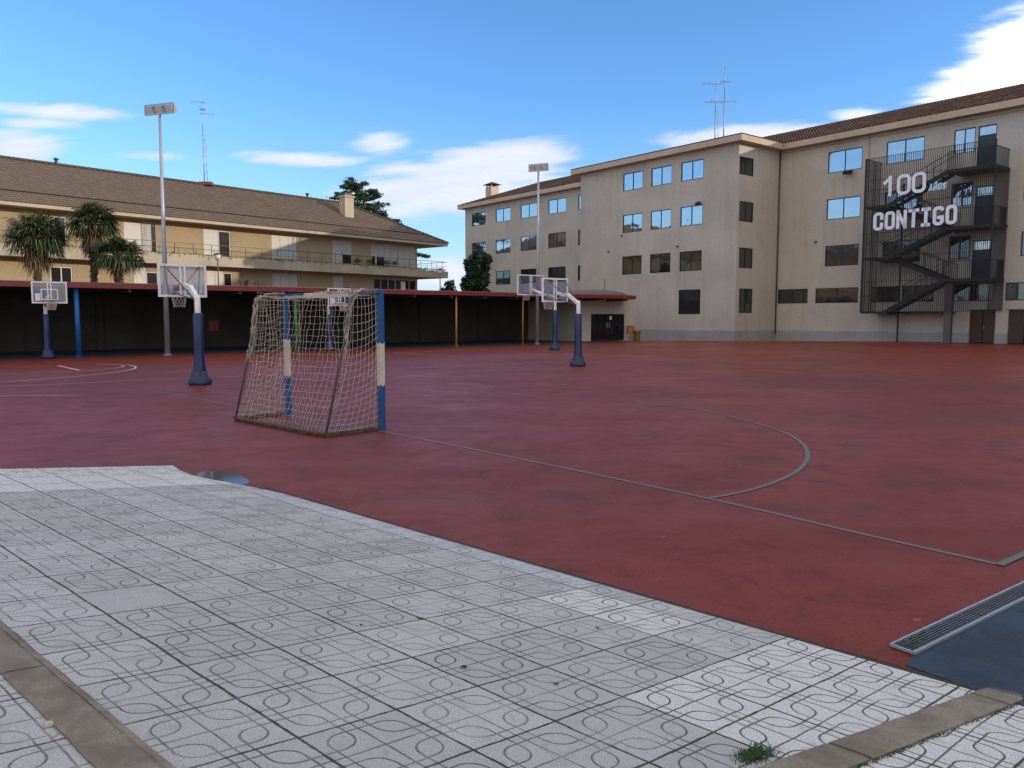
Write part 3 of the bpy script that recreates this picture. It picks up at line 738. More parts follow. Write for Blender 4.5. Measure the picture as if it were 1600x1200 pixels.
corrug(m_, S(0, -OV, zE), u3, Vector((w3.x*math.cos(R(14)), w3.y*math.cos(R(14)), math.sin(R(14)))), lambda q: sLe-OV+q*.97, lambda q: OV-q*.97, 8.8)  # projecting block, front hip
upR2 = -u3*math.cos(R(14))+Vector((0, 0, math.sin(R(14)))); upL2 = u3*math.cos(R(14))+Vector((0, 0, math.sin(R(14))))
corrug(m_, S(OV, 0, zE), w3, upR2, lambda q: -OV+q*.97, lambda q: 12, 8.8)
corrug(m_, S(sLe-OV, 12, zE), -w3, upL2, lambda q: 0, lambda q: 12+OV-q*.97, 8.8)
# back slope
m_.face([S(sLw-OV, 17.7, zE), S(40, 17.7, zE), S(40, tM-OV+6.8, zE+2.45), S(sLw+6, tM-OV+6.8, zE+2.45)], uv=[(0.5, 0.5)]*4)
PARTS.append(m_.build('roof', 'tile_red'))
m_ = MB()
for k in range(20): m_.tube([S(40-k*2.4, tM-OV+6.8, zE+2.5), S(37.7-k*2.4, tM-OV+6.8, zE+2.52)], .11, 6, uv) if False else None
# ventilation chimney on the left wing roof
def chimney(c, w, z0, z1, name='chimney', mt=('cornice', 'tile_red')):
    m_ = MB(); m_.box((c.x, c.y, (z0+z1)/2), (w/2, w/2, (z1-z0)/2), u3, w3)
    for a in (-1, 1):
        for b in (-1, 1): m_.box(c+u3*a*w*.38+w3*b*w*.38+Vector((0, 0, z1+.13-c.z)), (.06, .06, .13), u3, w3)
    zt = z1+.26; e = w*.75
    q = [c+u3*a*e+w3*b*e for a, b in ((-1, -1), (1, -1), (1, 1), (-1, 1))]; q = [Vector((p.x, p.y, zt)) for p in q]; tp = Vector((c.x, c.y, zt+.4))
    for k in range(4): m_.face([q[k], q[(k+1) % 4], tp], 1)
    m_.face(list(reversed(q)), 1)
    return m_.build(name, list(mt))
d_ = ray(769, 300); kk = 97/d_.y; cc = Vector((d_.x*kk, 97, 15))
PARTS.append(chimney(cc, 1.15, 14.5, HC+ (494-297)/F*97))

# vestibule with glazed double door under the canopy
PD = Plane(tuple(CAN.p(0, 0, -2.1))[:2], WW)
sd0, sd1 = PD.sz(905, 500)[0], PD.sz(990, 500)[0]
do = (PD.sz(923.5, 500)[0], PD.sz(975.5, 500)[0], 0, PD.sz(950, 490.5)[1])
m_ = MB(); facade(m_, PD, sd0, sd1, -.5, 3.1, [do], .2)
n_ = Vector((-PD.d.y, PD.d.x, 0))
for s_ in (sd0, sd1):
    p0 = PD.p(s_, 0, 0); p1 = p0+n_*11
    m_.face([(p0.x, p0.y, -.5), (p1.x, p1.y, -.5), (p1.x, p1.y, 3.1), (p0.x, p0.y, 3.1)])
m_.face([PD.p(sd0, 3.1, 0), PD.p(sd1, 3.1, 0), PD.p(sd1, 3.1, -11), PD.p(sd0, 3.1, -11)])
PARTS.append(m_.build('entrance_porch', 'school'))
dr = window(PD, do, None, 'glass_dark', lights=4, name='door', frame='black'); PARTS.append(dr)
ncen = (do[0]+do[1])/2
for s_ in (ncen-.12, ncen+.12): m_ = MB(); m_.bar(PD.p(s_, .9, .03), PD.p(s_, 1.25, .03), .03); m_.build('handle', 'galv', dr)
m_ = MB(); m_.face([PD.p(ncen+.2, 1.45, -.055), PD.p(ncen+.42, 1.45, -.055), PD.p(ncen+.42, 1.7, -.055), PD.p(ncen+.2, 1.7, -.055)]); m_.build('notice', 'white', dr)
# wall floodlights and small fixings
def wall_lamp(pl, x, y, w=.4):
    s_, z_ = pl.sz(x, y); m_ = MB(); X = Vector((pl.d.x, pl.d.y, 0)); n2_ = Vector((pl.d.y, -pl.d.x, 0))
    m_.box(pl.p(s_, z_, .35), (w/2, .14, .1), X, (n2_*.9+Vector((0, 0, -.4))).normalized(), (n2_*.4+Vector((0, 0, .9))).normalized()); m_.bar(pl.p(s_, z_, 0), pl.p(s_, z_, .3), .04)
    m_.bar(pl.p(s_-.1, z_, .015), pl.p(s_+.1, z_, .015), .12, .03)
    return m_.build('floodlight', 'black')
PARTS.append(wall_lamp(PB_, 1095, 318.5, .32)); PARTS.append(wall_lamp(PM_, 1328.5, 270, .6))
for pl, x, y in ((PB_, 972, 368), (PB_, 1059, 385), (PM_, 1275, 378), (PM_, 1577, 266), (PM_, 1573, 353), (PB_, 951, 393)):
    s_, z_ = pl.sz(x, y); m_ = MB(); m_.box(pl.p(s_, z_, .04), (.07, .05, .07), Vector((pl.d.x, pl.d.y, 0)), Vector((pl.d.y, -pl.d.x, 0))); PARTS.append(m_.build('wall_bracket', 'pole_dark'))
s_, z_ = PM_.sz(1360, 200); m_ = MB(); m_.tube([PM_.p(s_, ZE, .05), PM_.p(s_, 11.4, .05)], .012, 5); PARTS.append(m_.build('cable', 'pole_dark'))
m_ = MB(); m_.tube([PR_.p(tM-.12, ZE, .08), PR_.p(tM-.12, .3, .08)], .05, 8); PARTS.append(m_.build('downpipe', 'pole_dark'))
for o in PARTS: o.parent = school; o.matrix_parent_inverse = inv

# ------------------------------------------------------------------ fire escape
fe = empty('fire_escape', 'dark steel caged fire escape stair in front of the school wall', 'stair', PM_.p(13, 0, 2.2))
inv = fe.matrix_basis.inverted(); FP = []
OF = 2.2; PF = SP(tM-OF)
f0, f1 = PF.sz(1347.5, 400)[0], PF.sz(1548, 400)[0]
mid0 = f0+1.5; mid1 = PF.sz(1478, 300)[0]
X = Vector((PF.d.x, PF.d.y, 0)); NN = Vector((PF.d.y, -PF.d.x, 0))
Z_R = [10.7, 7.2, 4.0]; Z_L = [9.0, 5.6, 2.0]; ZT = PF.sz(1348, 250)[1]
def fp(s_, z, o=0): return PF.p(s_, z, -o)        # o metres behind the front of the cage
m_ = MB()                                         # cage bars
s_ = f0
while s_ <= f1+.01:
    m_.bar(fp(s_, 2.0), fp(s_, ZT), .02, .03); s_ += .115
for o in [k*.13 for k in range(1, 17)]: m_.bar(fp(f0, 2.0, o), fp(f0, ZT, o), .03, .03)
for z_ in (2.0, Z_L[1], Z_L[0], Z_R[1], Z_R[2], ZT, 10.7): m_.bar(fp(f0, z_, .025), fp(f1, z_, .025), .03, .03)
for z_ in (2.0, Z_L[1], Z_L[0], ZT): m_.bar(fp(f0+.02, z_, 0), fp(f0+.02, z_, OF), .03, .05)
m_.bar(fp(f0, 1.95), fp(f0, ZT+.02), .06, .06); m_.bar(fp(f1, 1.95), fp(f1, ZT), .05, .05)
for k in range(0, 22): m_.bar(fp(f1, 2.0, k*.105), fp(f1, 10.7, k*.105), .016, .02)
FP.append(m_.build('cage_bars', 'black'))
for zz in Z_R:
    m_ = MB(); m_.box(fp((mid1+f1)/2, zz-.08, OF/2), ((f1-mid1)/2, OF/2-.03, .09), X, NN); FP.append(m_.build('landing', 'black'))
    m_ = MB()
    k = mid1
    while k < f1: m_.bar(fp(k, zz, .09), fp(k, zz+1.1, .09), .022); k += .11
    for k in range(1, 20): m_.bar(fp(f1-.05, zz, k*.11), fp(f1-.05, zz+1.1, k*.11), .018)
    m_.bar(fp(f1-.05, zz+1.1, .07), fp(f1-.05, zz+1.1, OF), .04)
    m_.bar(fp(mid1, zz+1.1, .07), fp(f1, zz+1.1, .07), .04)
    FP.append(m_.build('guard_rail', 'black'))
for zz in Z_L:
    m_ = MB(); m_.box(fp((mid0+f0)/2, zz-.06, OF/2), ((mid0-f0)/2-.03, OF/2-.04, .07), X, NN)
    m_.bar(fp(f0+.05, zz+1.05, .1), fp(mid0, zz+1.05, .1), .035); m_.bar(fp(f0+.05, zz+1.05, OF-.1), fp(mid0, zz+1.05, OF-.1), .035)
    FP.append(m_.build('landing', 'black'))
m_ = MB(); m_.box(fp((mid0+mid1)/2, 1.94, OF*.75), ((mid1-mid0)/2, OF*.22, .05), X, NN); FP.append(m_.build('landing', 'black'))
def flight(sa, za, sb, zb, lane):
    o0, o1 = (.06, OF/2-.05) if lane == 0 else (OF/2+.05, OF-.06)
    m_ = MB(); n = max(2, round(abs(zb-za)/.18))
    for o in (o0, o1): m_.bar(fp(sa, za-.12, o), fp(sb, zb-.12, o), .035, .26)
    for k in range(n):
        t = (k+.5)/n; m_.box(fp(sa+(sb-sa)*t, za+(zb-za)*t, (o0+o1)/2), (.14, (o1-o0)/2, .02), X, NN)
    for o in (o0, o1):
        m_.bar(fp(sa, za+1.0, o), fp(sb, zb+1.0, o), .035)
        for k in range(n+1):
            t = k/n; p = fp(sa+(sb-sa)*t, za+(zb-za)*t, o); m_.bar(p, p+Vector((0, 0, 1.0)), .014)
    FP.append(m_.build('stair_flight', 'black'))
for k in range(3):
    flight(mid0, Z_L[k], mid1, Z_R[k], 0)
    if k < 2: flight(mid0, Z_L[k], mid1, Z_R[k+1], 1)
for x, w in ((1476.5, .42), (1390.5, .1)):
    m_ = MB(); s_ = PF.sz(x, 500)[0]; top = 4.0 if w > .2 else 10.6
    m_.box(fp(s_, (top-.3)/2-.15, .45 if w > .2 else OF*.5), (w/2, w*.35, (top+.2)/2), X, NN); FP.append(m_.build('support_column', 'pole_dark' if w > .2 else 'black'))
for o in FP: o.parent = fe; o.matrix_parent_inverse = inv

# lettering on the cage
sg = empty('lettering', 'large white 100 AÑOS CONTIGO letters fixed to the stair cage', 'sign', fp(f0+2, 7.3, -.05))
inv = sg.matrix_basis.inverted()
def rrect(w, h, r, n=6, a0=0, a1=360):
    pts = []
    for cx_, cy_, st in ((w-r, h-r, 0), (r, h-r, 90), (r, r, 180), (w-r, r, 270)):
        for k in range(n+1):
            a = R(st+90*k/n); pts.append((cx_+r*math.cos(a), cy_+r*math.sin(a)))
    return pts
def glyph(ch, w, h):
    r = w*.38
    full = rrect(w, h, r)
    n = 7
    if ch in '0O': return [full+[full[0]]]
    if ch == 'C': return [[(w, h*.70)]+full[1:3*n]+full[3*n:4*n][:n-1]+[(w, h*.30)]]
    if ch == 'G': return [full[2:4*n-1]+[(w, h*.40), (w*.55, h*.40)]]
    if ch == 'N': return [[(0, 0), (0, h)], [(0, h), (w, 0)], [(w, 0), (w, h)]]
    if ch == 'T': return [[(0, h), (w, h)], [(w/2, h), (w/2, 0)]]
    if ch == 'I': return [[(w*.5, 0), (w*.5, h)], [(w*.12, 0), (w*.88, 0)], [(w*.12, h), (w*.88, h)]]
    if ch == '1': return [[(w*.62, 0), (w*.62, h), (w*.1, h*.72)]]
    if ch == 'a': return [[(0, 0), (w/2, h), (w, 0)], [(w*.2, h*.35), (w*.8, h*.35)]]
    if ch == 'n': return [[(0, 0), (0, h*.9)], [(0, h*.9), (w, 0)], [(w, 0), (w, h*.9)], [(w*.1, h*1.2), (w*.4, h*1.32), (w*.6, h*1.18), (w*.9, h*1.3)]]
    if ch == 's': return [[(w, h*.85), (w*.5, h), (0, h*.78), (w*.1, h*.58), (w*.9, h*.42), (w, h*.2), (w*.5, 0), (0, h*.15)]]
def word(text, x0, x1, ybl, h, th, mt, slant=0):
    s0, s1 = PF.sz(x0, 300)[0], PF.sz(x1, 300)[0]; z0 = ybl
    n = len(text); adv = (s1-s0+th*.2)/n; w = adv-th*1.45
    m_ = MB()
    for k, ch in enumerate(text):
        for st in glyph(ch, w, h-th):
            for q in range(len(st)-1):
                (a0, b0), (a1, b1) = st[q], st[q+1]
                d = Vector((a1-a0, b1-b0)); L = d.length
                if L < 1e-5: continue
                d /= L; e = th*.5 if len(st) == 2 or q in (0, len(st)-2) and ch not in '0O' else th*.12
                if ch in '0O': e = th*.16
                pr = Vector((-d.y, d.x))*th/2
                c = [Vector((a0, b0))-d*e+pr, Vector((a1, b1))+d*e+pr, Vector((a1, b1))+d*e-pr, Vector((a0, b0))-d*e-pr]
                base = s0+k*adv+th*.5; zz = z0+th*.5
                of = .034+.0007*(q % 7)+.0012*(st is not None)
                fr = [PF.p(base+v.x+slant*v.y, zz+v.y, of+.02) for v in c]; bk = [PF.p(base+v.x+slant*v.y, zz+v.y, .03) for v in c]
                m_.face(list(reversed(fr)))
                for t in range(4): m_.face([fr[t], bk[t], bk[(t+1) % 4], fr[(t+1) % 4]])
    o = m_.build('lettering_line', mt, sg); o.matrix_parent_inverse = inv; return o
word('100', 1379, 1448, 9.52, 1.3, .2, 'letter')
word('CONTIGO', 1367, 1499, 7.36, 1.18, .205, 'letter')
word('anos', 1451, 1479, 9.62, .42, .09, 'letterblue') if False else None
def word2():
    for k, ch in enumerate('anOs'): pass
word('anOs', 1451, 1479, 9.55, .42, .085, 'letterblue', .12)

# ------------------------------------------------------------------ left building (yellow residence)
res = empty('residence_building', 'yellow two-storey residence with long balcony and brown tiled hip roof', 'building', (-34.8, 53, 0))
inv = res.matrix_basis.inverted(); RPt = []
DL = Vector((.652, .758)).normalized()
PE = Plane((-34.8, 53), DL)                       # eave / balcony edge plane
nb = Vector((-DL.y, DL.x)); q0 = PE.O+nb*1.35
PW = Plane(tuple(q0), DL)                         # wall plane
eave_z = 9.22; slabT, slabB = 6.5, 5.8
wR = PW.sz(652, 430)[0]; wLft = -34
eR = PE.sz(700, 400)[0]
def zcol(x, yt, yb): return (PW.sz(x, yb)[1], PW.sz(x, yt)[1])
ups = [(195, 222, 'shutter', 6.6, 9.0), (222, 246, 'win', 6.6, 9.0), (319, 342, 'shutter', 6.6, 9.0), (342, 361, 'dark', 6.6, 8.9), (425, 464, 'shutter', 6.6, 9.0),
       (520, 535, 'shutter', 6.6, 9.0), (535, 550, 'half', 6.6, 9.0), (580, 650, 'shutter', 6.6, 9.0), (86, 106, 'dark', 6.6, 8.9), (-62, -40, 'dark', 6.6, 8.9)]
los = [(77, 112, 'wf', 3.2, 5.3), (208, 227, 'shutter', 3.2, 5.6), (227, 246, 'dark', 3.2, 5.2), (322, 348, 'shutter', 3.2, 5.6), (348, 362, 'dark', 3.2, 5.4),
       (425, 464, 'shutter', 3.2, 5.6), (520, 536, 'shutter', 3.2, 5.6), (536, 550, 'dark', 3.2, 4.6), (583, 650, 'glaz', 3.0, 5.5)]
ops = []
for x0, x1, k, a, b in ups+los: ops.append((PW.sz(x0, 400)[0], PW.sz(x1, 400)[0], a, b))
m_ = MB(); facade(m_, PW, wLft, wR, 0, eave_z, ops, .14)
def prism(m_, a, b, z0, z1, off0, off1, pl):
    pts = [pl.p(a, 0, off0), pl.p(b, 0, off0), pl.p(b, 0, off1), pl.p(a, 0, off1)]
    vs = [Vector((p.x, p.y, z)) for z in (z0, z1) for p in pts]
    m_.idx(vs, [(0, 1, 2, 3), (7, 6, 5, 4), (0, 4, 5, 1), (1, 5, 6, 2), (2, 6, 7, 3), (3, 7, 4, 0)])
pR = PW.p(wR, 0, 0); pRb = PW.p(wR, 0, -11.3); pLb = PW.p(wLft, 0, -11.3)
m_.face([(pR.x, pR.y, 0), (pRb.x, pRb.y, 0), (pRb.x, pRb.y, eave_z), (pR.x, pR.y, eave_z)])
m_.face([(pRb.x, pRb.y, 0), (pLb.x, pLb.y, 0), (pLb.x, pLb.y, eave_z), (pRb.x, pRb.y, eave_z)])
RPt.append(m_.build('wall', 'yellow'))
XL = Vector((DL.x, DL.y, 0)); NL = Vector((DL.y, -DL.x, 0))
for (x0, x1, k, a, b), o in zip(ups+los, ops):
    s0, s1 = o[0], o[1]
    if k == 'shutter':
        m_ = MB(); n = max(1, round((s1-s0)/.9))
        for q in range(n):
            c0_, c1_ = s0+(s1-s0)*q/n+.015, s0+(s1-s0)*(q+1)/n-.015
            m_.box(PW.p((c0_+c1_)/2, (a+b)/2, -.05), ((c1_-c0_)/2, .025, (b-a)/2-.02), XL, NL)
        sh_ = m_.build('shutter', 'shutter'); RPt.append(sh_)
        if x0 in (580,):
            for xa, xb in ((581, 586), (589, 600)):
                m_ = MB(); u0, u1 = PW.sz(xa, 400)[0], PW.sz(xb, 400)[0]; m_.box(PW.p((u0+u1)/2, 7.2, -.02), ((u1-u0)/2, .012, .5), XL, NL); m_.build('window_opening', 'glass_dark', sh_)
        if x0 in (319, 425) :
            m_ = MB(); m_.box(PW.p((s0+s1)/2, a+.12, -.02), ((s1-s0)/2-.06, .012, .1), XL, NL); m_.build('vent_panel', 'black', sh_)
    elif k == 'win':
        w = window(PW, o, None, 'glass_dim', lights=2, frame='shutter', depth=.06); RPt.append(w)
        m_ = MB(); m_.face([PW.p(s0+.1, a+.1, -.045), PW.p((s0+s1)/2+.2, a+.1, -.045), PW.p((s0+s1)/2+.2, b-.1, -.045), PW.p(s0+.1, b-.1, -.045)]); m_.build('curtain', 'curtain', w)
    elif k in ('dark', 'wf'):
        RPt.append(window(PW, o, None, 'glass_dark', lights=1 if k == 'dark' else 2, frame='shutter', fw=.09, depth=.07))
    elif k == 'half':
        mid = a+1.1
        m_ = MB(); m_.box(PW.p((s0+s1)/2, (mid+b)/2, -.05), ((s1-s0)/2-.01, .025, (b-mid)/2-.01), XL, NL); RPt.append(m_.build('shutter', 'shutter'))
        RPt.append(window(PW, (s0, s1, a, mid), None, 'glass_dark', lights=1, frame='shutter', fw=.06))
    elif k == 'glaz':
        w = window(PW, o, None, 'glass_dark', lights=6, frame='shutter', fw=.07); RPt.append(w)
        m_ = MB(); u0, u1 = PW.sz(627, 450)[0], PW.sz(634, 450)[0]; m_.face([PW.p(u0, 3.1, -.055), PW.p(u1, 3.1, -.055), PW.p(u1, 5.3, -.055), PW.p(u0, 5.3, -.055)]); m_.build('curtain', 'white', w)
for z0, z1, nm in ((slabB, slabT, 'balcony_slab'), (2.6, 3.0, 'terrace_slab')):
    m_ = MB(); prism(m_, wLft, eR, z0, z1, 0, -1.34, PE)
    prism(m_, wR+.02, eR, z0+.003, z1-.003, -1.36, -10, PE); RPt.append(m_.build(nm, 'slab'))
m_ = MB(); prism(m_, wLft, wR, slabT-.08, slabT+.14, -.02, -.35, PE); RPt.append(m_.build('planter', 'slab'))
def railing(z0, h, s0, s1, sp_):
    m_ = MB(); s_ = s0
    while s_ <= s1+.01: m_.bar(PE.p(s_, z0, -.1), PE.p(s_, z0+h, -.1), .035); s_ += sp_
    m_.bar(PE.p(s0, z0+h, -.1), PE.p(s1, z0+h, -.1), .05, .04); m_.bar(PE.p(s0, z0+h*.5, -.1), PE.p(s1, z0+h*.5, -.1), .02)
    if z0 > 5:
        m_.bar(PE.p(s1, z0+h, -.1), PE.p(s1, z0+h, -8), .05, .04); m_.bar(PE.p(s1, z0+h*.5, -.1), PE.p(s1, z0+h*.5, -8), .02)
        for o in range(1, 6): m_.bar(PE.p(s1, z0, -.1-o*1.5), PE.p(s1, z0+h, -.1-o*1.5), .035)
    return m_.build('railing', 'black')
RPt.append(railing(slabT, 1.02, wLft, eR-.15, 1.55)); RPt.append(railing(3.0, .85, wLft, eR-.15, 2.2))
# eaves and roof
m_ = MB(); prism(m_, wLft-1, eR, eave_z, eave_z+.24, 0, -13.9, PE); RPt.append(m_.build('eave', 'eave'))
m_ = MB(); zb = eave_z+.24; pl2 = math.atan2(3.95, 7.0); cl2, sl2 = math.cos(pl2), math.sin(pl2)
up = Vector((nb.x, nb.y, 0))*cl2+Vector((0, 0, sl2)); d3 = XL
P0_ = PE.p(0, zb, .05)
hipk = 8.4/7.0*cl2
eL = 1.6/cl2
corrug(m_, P0_, d3, up, lambda q: wLft, lambda q: eR+.05-q*hipk, eL, samp=4)
P1_ = P0_+up*eL+Vector((0, 0, .06))
corrug(m_, P1_, d3, up, lambda q: wLft, lambda q: eR-.25-(q+eL)*hipk, (7.0-1.6)/cl2, samp=4)
# hip end and back
rid = P0_+up*(7.0/cl2)+Vector((0, 0, .14)); rE = rid+d3*(eR-8.4); rW = rid+d3*wLft
cF, cB = PE.p(eR+.05, zb+.06, .05), PE.p(eR+.05, zb, -14)
bW = PE.p(wLft, zb, -14)
nseg = 40
m_.face([cF, cB, rE], uv=[(.5, .5)]*3); m_.face([cB, bW, rW, rE], uv=[(.5, .5)]*4)
m_.face([PE.p(wLft, zb, .05), rW, bW], uv=[(.5, .5)]*3)
k = 0
while k < eR-8.4-wLft: m_.tube([rW+d3*k+Vector((0, 0, .02)), rW+d3*(k+.42)+Vector((0, 0, .05))], .12, 6); k += .45
L_ = (rE-cF).length; k = 0
while k < L_-.4: a = cF+(rE-cF)*(k/L_); b = cF+(rE-cF)*((k+.42)/L_); m_.tube([a+Vector((0, 0, .03)), b+Vector((0, 0, .06))], .12, 6); k += .45
RPt.append(m_.build('roof', 'tile_brown'))
# chimney near the hip and two small roof vents
s_c = 33.0
cc = P0_+up*(5.6/cl2)+d3*(PE.sz(541, 330)[0]-2.5)
d_ = ray(542, 330)
for off in [k*.1 for k in range(40, 72)]:
    t_ = PE.p(0, 0, -off); pl9 = Plane((t_.x, t_.y), DL); s9, z9 = pl9.sz(542, 336); zroof = zb+off*3.95/7.0
    if z9 <= zroof+.25: break
pc = pl9.p(s9, 0, 0)
m_ = MB(); wch = .55; ztop = pl9.sz(542, 309)[1]
m_.box((pc.x, pc.y, (zroof-.8+ztop)/2), (wch, wch*.8, (ztop-zroof+.8)/2), XL, NL)
m_.box((pc.x, pc.y, ztop+.08), (wch*1.2, wch, .08), XL, NL); m_.box((pc.x, pc.y, ztop+.3), (wch*.8, wch*.6, .12), XL, NL, mi=1)
RPt.append(m_.build('chimney', ['eave', 'black']))
for x in (90, 480):
    s9 = None; t_ = PE.p(0, 0, -7.0); plr = Plane((t_.x, t_.y), DL); s9, _ = plr.sz(x, 300); p = plr.p(s9, zb+3.95, 0)
    m_ = MB(); m_.tube([p, p+Vector((0, 0, .55))], .12, 8); m_.tube([p+Vector((0, 0, .55)), p+Vector((0, 0, .7))], [.25, .02], 8); RPt.append(m_.build('roof_vent', 'tile_brown'))
for o in RPt: o.parent = res; o.matrix_parent_inverse = inv

# ------------------------------------------------------------------ roof aerials
def mast(name, base, h, arms, label, box_=False, twin=False):
    t = empty(name, label, 'antenna', base)
    m_ = MB(); m_.tube([(0, 0, 0), (0, 0, h*.55)], .05, 6); m_.tube([(0, 0, h*.55), (0, 0, h)], .03, 6)
    if twin: m_.tube([(.28, 0, 0), (.2, 0, h*.6)], .025, 5); [m_.bar((0, 0, h*.1*k), (.26-.01*k, 0, h*.1*k+.4), .02) for k in range(1, 6)]
    m_.build('mast', 'galv', t)
    for z, L, side, dr_ in arms:
        m_ = MB(); d = Vector((math.cos(dr_), math.sin(dr_), 0)); e = Vector((-d.y, d.x, 0))
        a = Vector((0, 0, z))+d*(-L*.5*(1-side)); b = Vector((0, 0, z))+d*(L*.5*(1+side)); m_.bar(a, b, .04)
        for k in range(7): p = a+(b-a)*(k/6); m_.bar(p-e*(.3-.02*k), p+e*(.3-.02*k), .018)
        for k in (0, 1): p = a+(b-a)*k; m_.bar(p-Vector((0, 0, .18)), p+Vector((0, 0, .18)), .03)
        m_.build('aerial', 'galv', t)
    if box_:
        m_ = MB(); m_.box((.15, 0, .02), (.55, .35, .14)); m_.build('base_plate', 'redfascia', t)
    return t
t_ = PE.p(0, 0, -7.0); plr = Plane((t_.x, t_.y), DL); s9, _ = plr.sz(320, 300); p = plr.p(s9, zb+4.15, 0)
hA = HC+(494-168)/F*p.y-p.z
mast('roof_antenna', p, hA, [(hA*.985, 1.2, -.6, .2), (hA*.85, 1.1, .7, .3), (hA*.9, .5, .2, 1.2)], 'lattice television mast on the ridge of the yellow residence', True, True)
def at(x, y, Y): d = ray(x, y); k = Y/d.y; return Vector((d.x*k, Y, HC+d.z*k))
pa = at(1117, 216, 63); ha = at(1117, 130, 63).z-pa.z+1
mast('roof_antenna', pa-Vector((0, 0, 1.0)), ha, [(ha-.05, 1.7, -.3, .1), (ha*.72, 1.5, -.1, .1)], 'shorter of two thin aerial masts on the school roof, with two crossbars', twin=True)
pa = at(1130.5, 215, 63.5); hb = at(1130.5, 95, 63.5).z-pa.z+1
mast('roof_antenna', pa-Vector((0, 0, 1.0)), hb, [(hb*.55, 2.0, -.1, .05), (hb*.77, .7, .2, .05)], 'taller of two thin aerial masts on the school roof')

# ------------------------------------------------------------------ boundary wall, canopy
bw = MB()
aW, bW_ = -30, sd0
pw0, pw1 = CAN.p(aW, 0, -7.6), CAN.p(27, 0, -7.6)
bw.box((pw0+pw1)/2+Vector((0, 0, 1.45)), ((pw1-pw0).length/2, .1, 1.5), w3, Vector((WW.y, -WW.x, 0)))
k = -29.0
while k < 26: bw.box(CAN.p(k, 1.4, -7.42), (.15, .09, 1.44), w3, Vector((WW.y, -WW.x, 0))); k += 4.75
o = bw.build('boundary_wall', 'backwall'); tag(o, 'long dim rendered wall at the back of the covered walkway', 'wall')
can = empty('canopy', 'long low canopy with red fascia over the walkway behind the courts', 'canopy', CAN.p(0, 0, 0))
inv = can.matrix_basis.inverted(); CP = []
cend = 27.2
m_ = MB(); nC = Vector((-WW.y, WW.x))
def cap_outline(off):
    r = 1.7; pts = []
    for k in range(9):
        a = R(-90+90*k/8); pts.append((cend-r+ (r+off)*math.cos(a), -r-(r+off)*math.sin(a)))
    return pts                                            # (s, off-normal) rounding the front corner
def cpt(s_, b_, z): return CAN.p(s_, z, b_)               # b_>0 in front
ring = [(-32, 0)]+[(s_, b_) for s_, b_ in [(cend-1.7+1.7*math.cos(R(-90+90*k/8)), -1.7-1.7*math.sin(R(-90+90*k/8))) for k in range(9)]]+[(cend, -7.7), (-32, -7.7)]
zc0, zc1 = 2.86, 3.06
m_.face([cpt(s_, b_, zc1-.03) for s_, b_ in ring]); m_.face([cpt(s_, b_, zc0) for s_, b_ in reversed(ring)])
k = -31.5
while k < cend-1.5: m_.bar(cpt(k, -.1, zc0-.07), cpt(k, -7.5, zc0-.07), .08, .13); k += 2.375
CP.append(m_.build('roof', 'canroof'))
m_ = MB()
fr = ring[:-2]
for a, b in zip(fr, fr[1:]):
    for off, z0, z1 in ((.0, zc0+.01, zc1),):
        pa_, pb_ = Vector(cpt(a[0], a[1]+.03, 0)), Vector(cpt(b[0], b[1]+.03, 0))
        if a[0] > cend-1.6: pa_ += w3*.03; pb_ += w3*.03
        m_.face([(pa_.x, pa_.y, z0), (pb_.x, pb_.y, z0), (pb_.x, pb_.y, z1+.03), (pa_.x, pa_.y, z1+.03)])
        m_.face([(pa_.x, pa_.y, z1+.03), (pb_.x, pb_.y, z1+.03), cpt(b[0], b[1]-.25, z1+.06), cpt(a[0], a[1]-.25, z1+.06)])
CP.append(m_.build('fascia', 'redfascia'))
m_ = MB(); k = -31.9
# low domed sheet where the canopy ends at the school
rings = []
for q in range(7):
    t = q/6; rr_ = math.cos(t*math.pi/2); zz = zc1+.04+.42*math.sin(t*math.pi/2)
    rings.append([cpt(cend-2.8+2.75*rr_*math.cos(R(a)), -2.6+2.45*rr_*math.sin(R(a)), zz) for a in range(0, 360, 20)])
for q in range(6):
    for a in range(18): m_.face([rings[q][a], rings[q][(a+1) % 18], rings[q+1][(a+1) % 18], rings[q+1][a]], smooth=True)
p = cpt(cend-2.2, -1.8, zc1+.3); m_.tube([p, p+Vector((0, 0, .85))], .03, 6)
CP.append(m_.build('dome', 'canroof'))
for s_, c in ((-12.15, 'post_orange'), (-7.4, 'post_blue'), (-2.65, 'post_red'), (2.1, 'post_green'), (6.9, 'post_lime'), (11.64, 'post_orange'), (16.5, 'post_brown')):
    m_ = MB(); p = CAN.p(s_, 0, -.25); m_.tube([(p.x, p.y, 0), (p.x, p.y, zc0)], .055 if s_ != -7.4 else .10, 10); m_.lathe((p.x, p.y, 0), [(.12, 0), (.12, .02), (.07, .03)], 10)
    q_ = m_.build('post', c); CP.append(q_)
for o in CP: o.parent = can; o.matrix_parent_inverse = inv
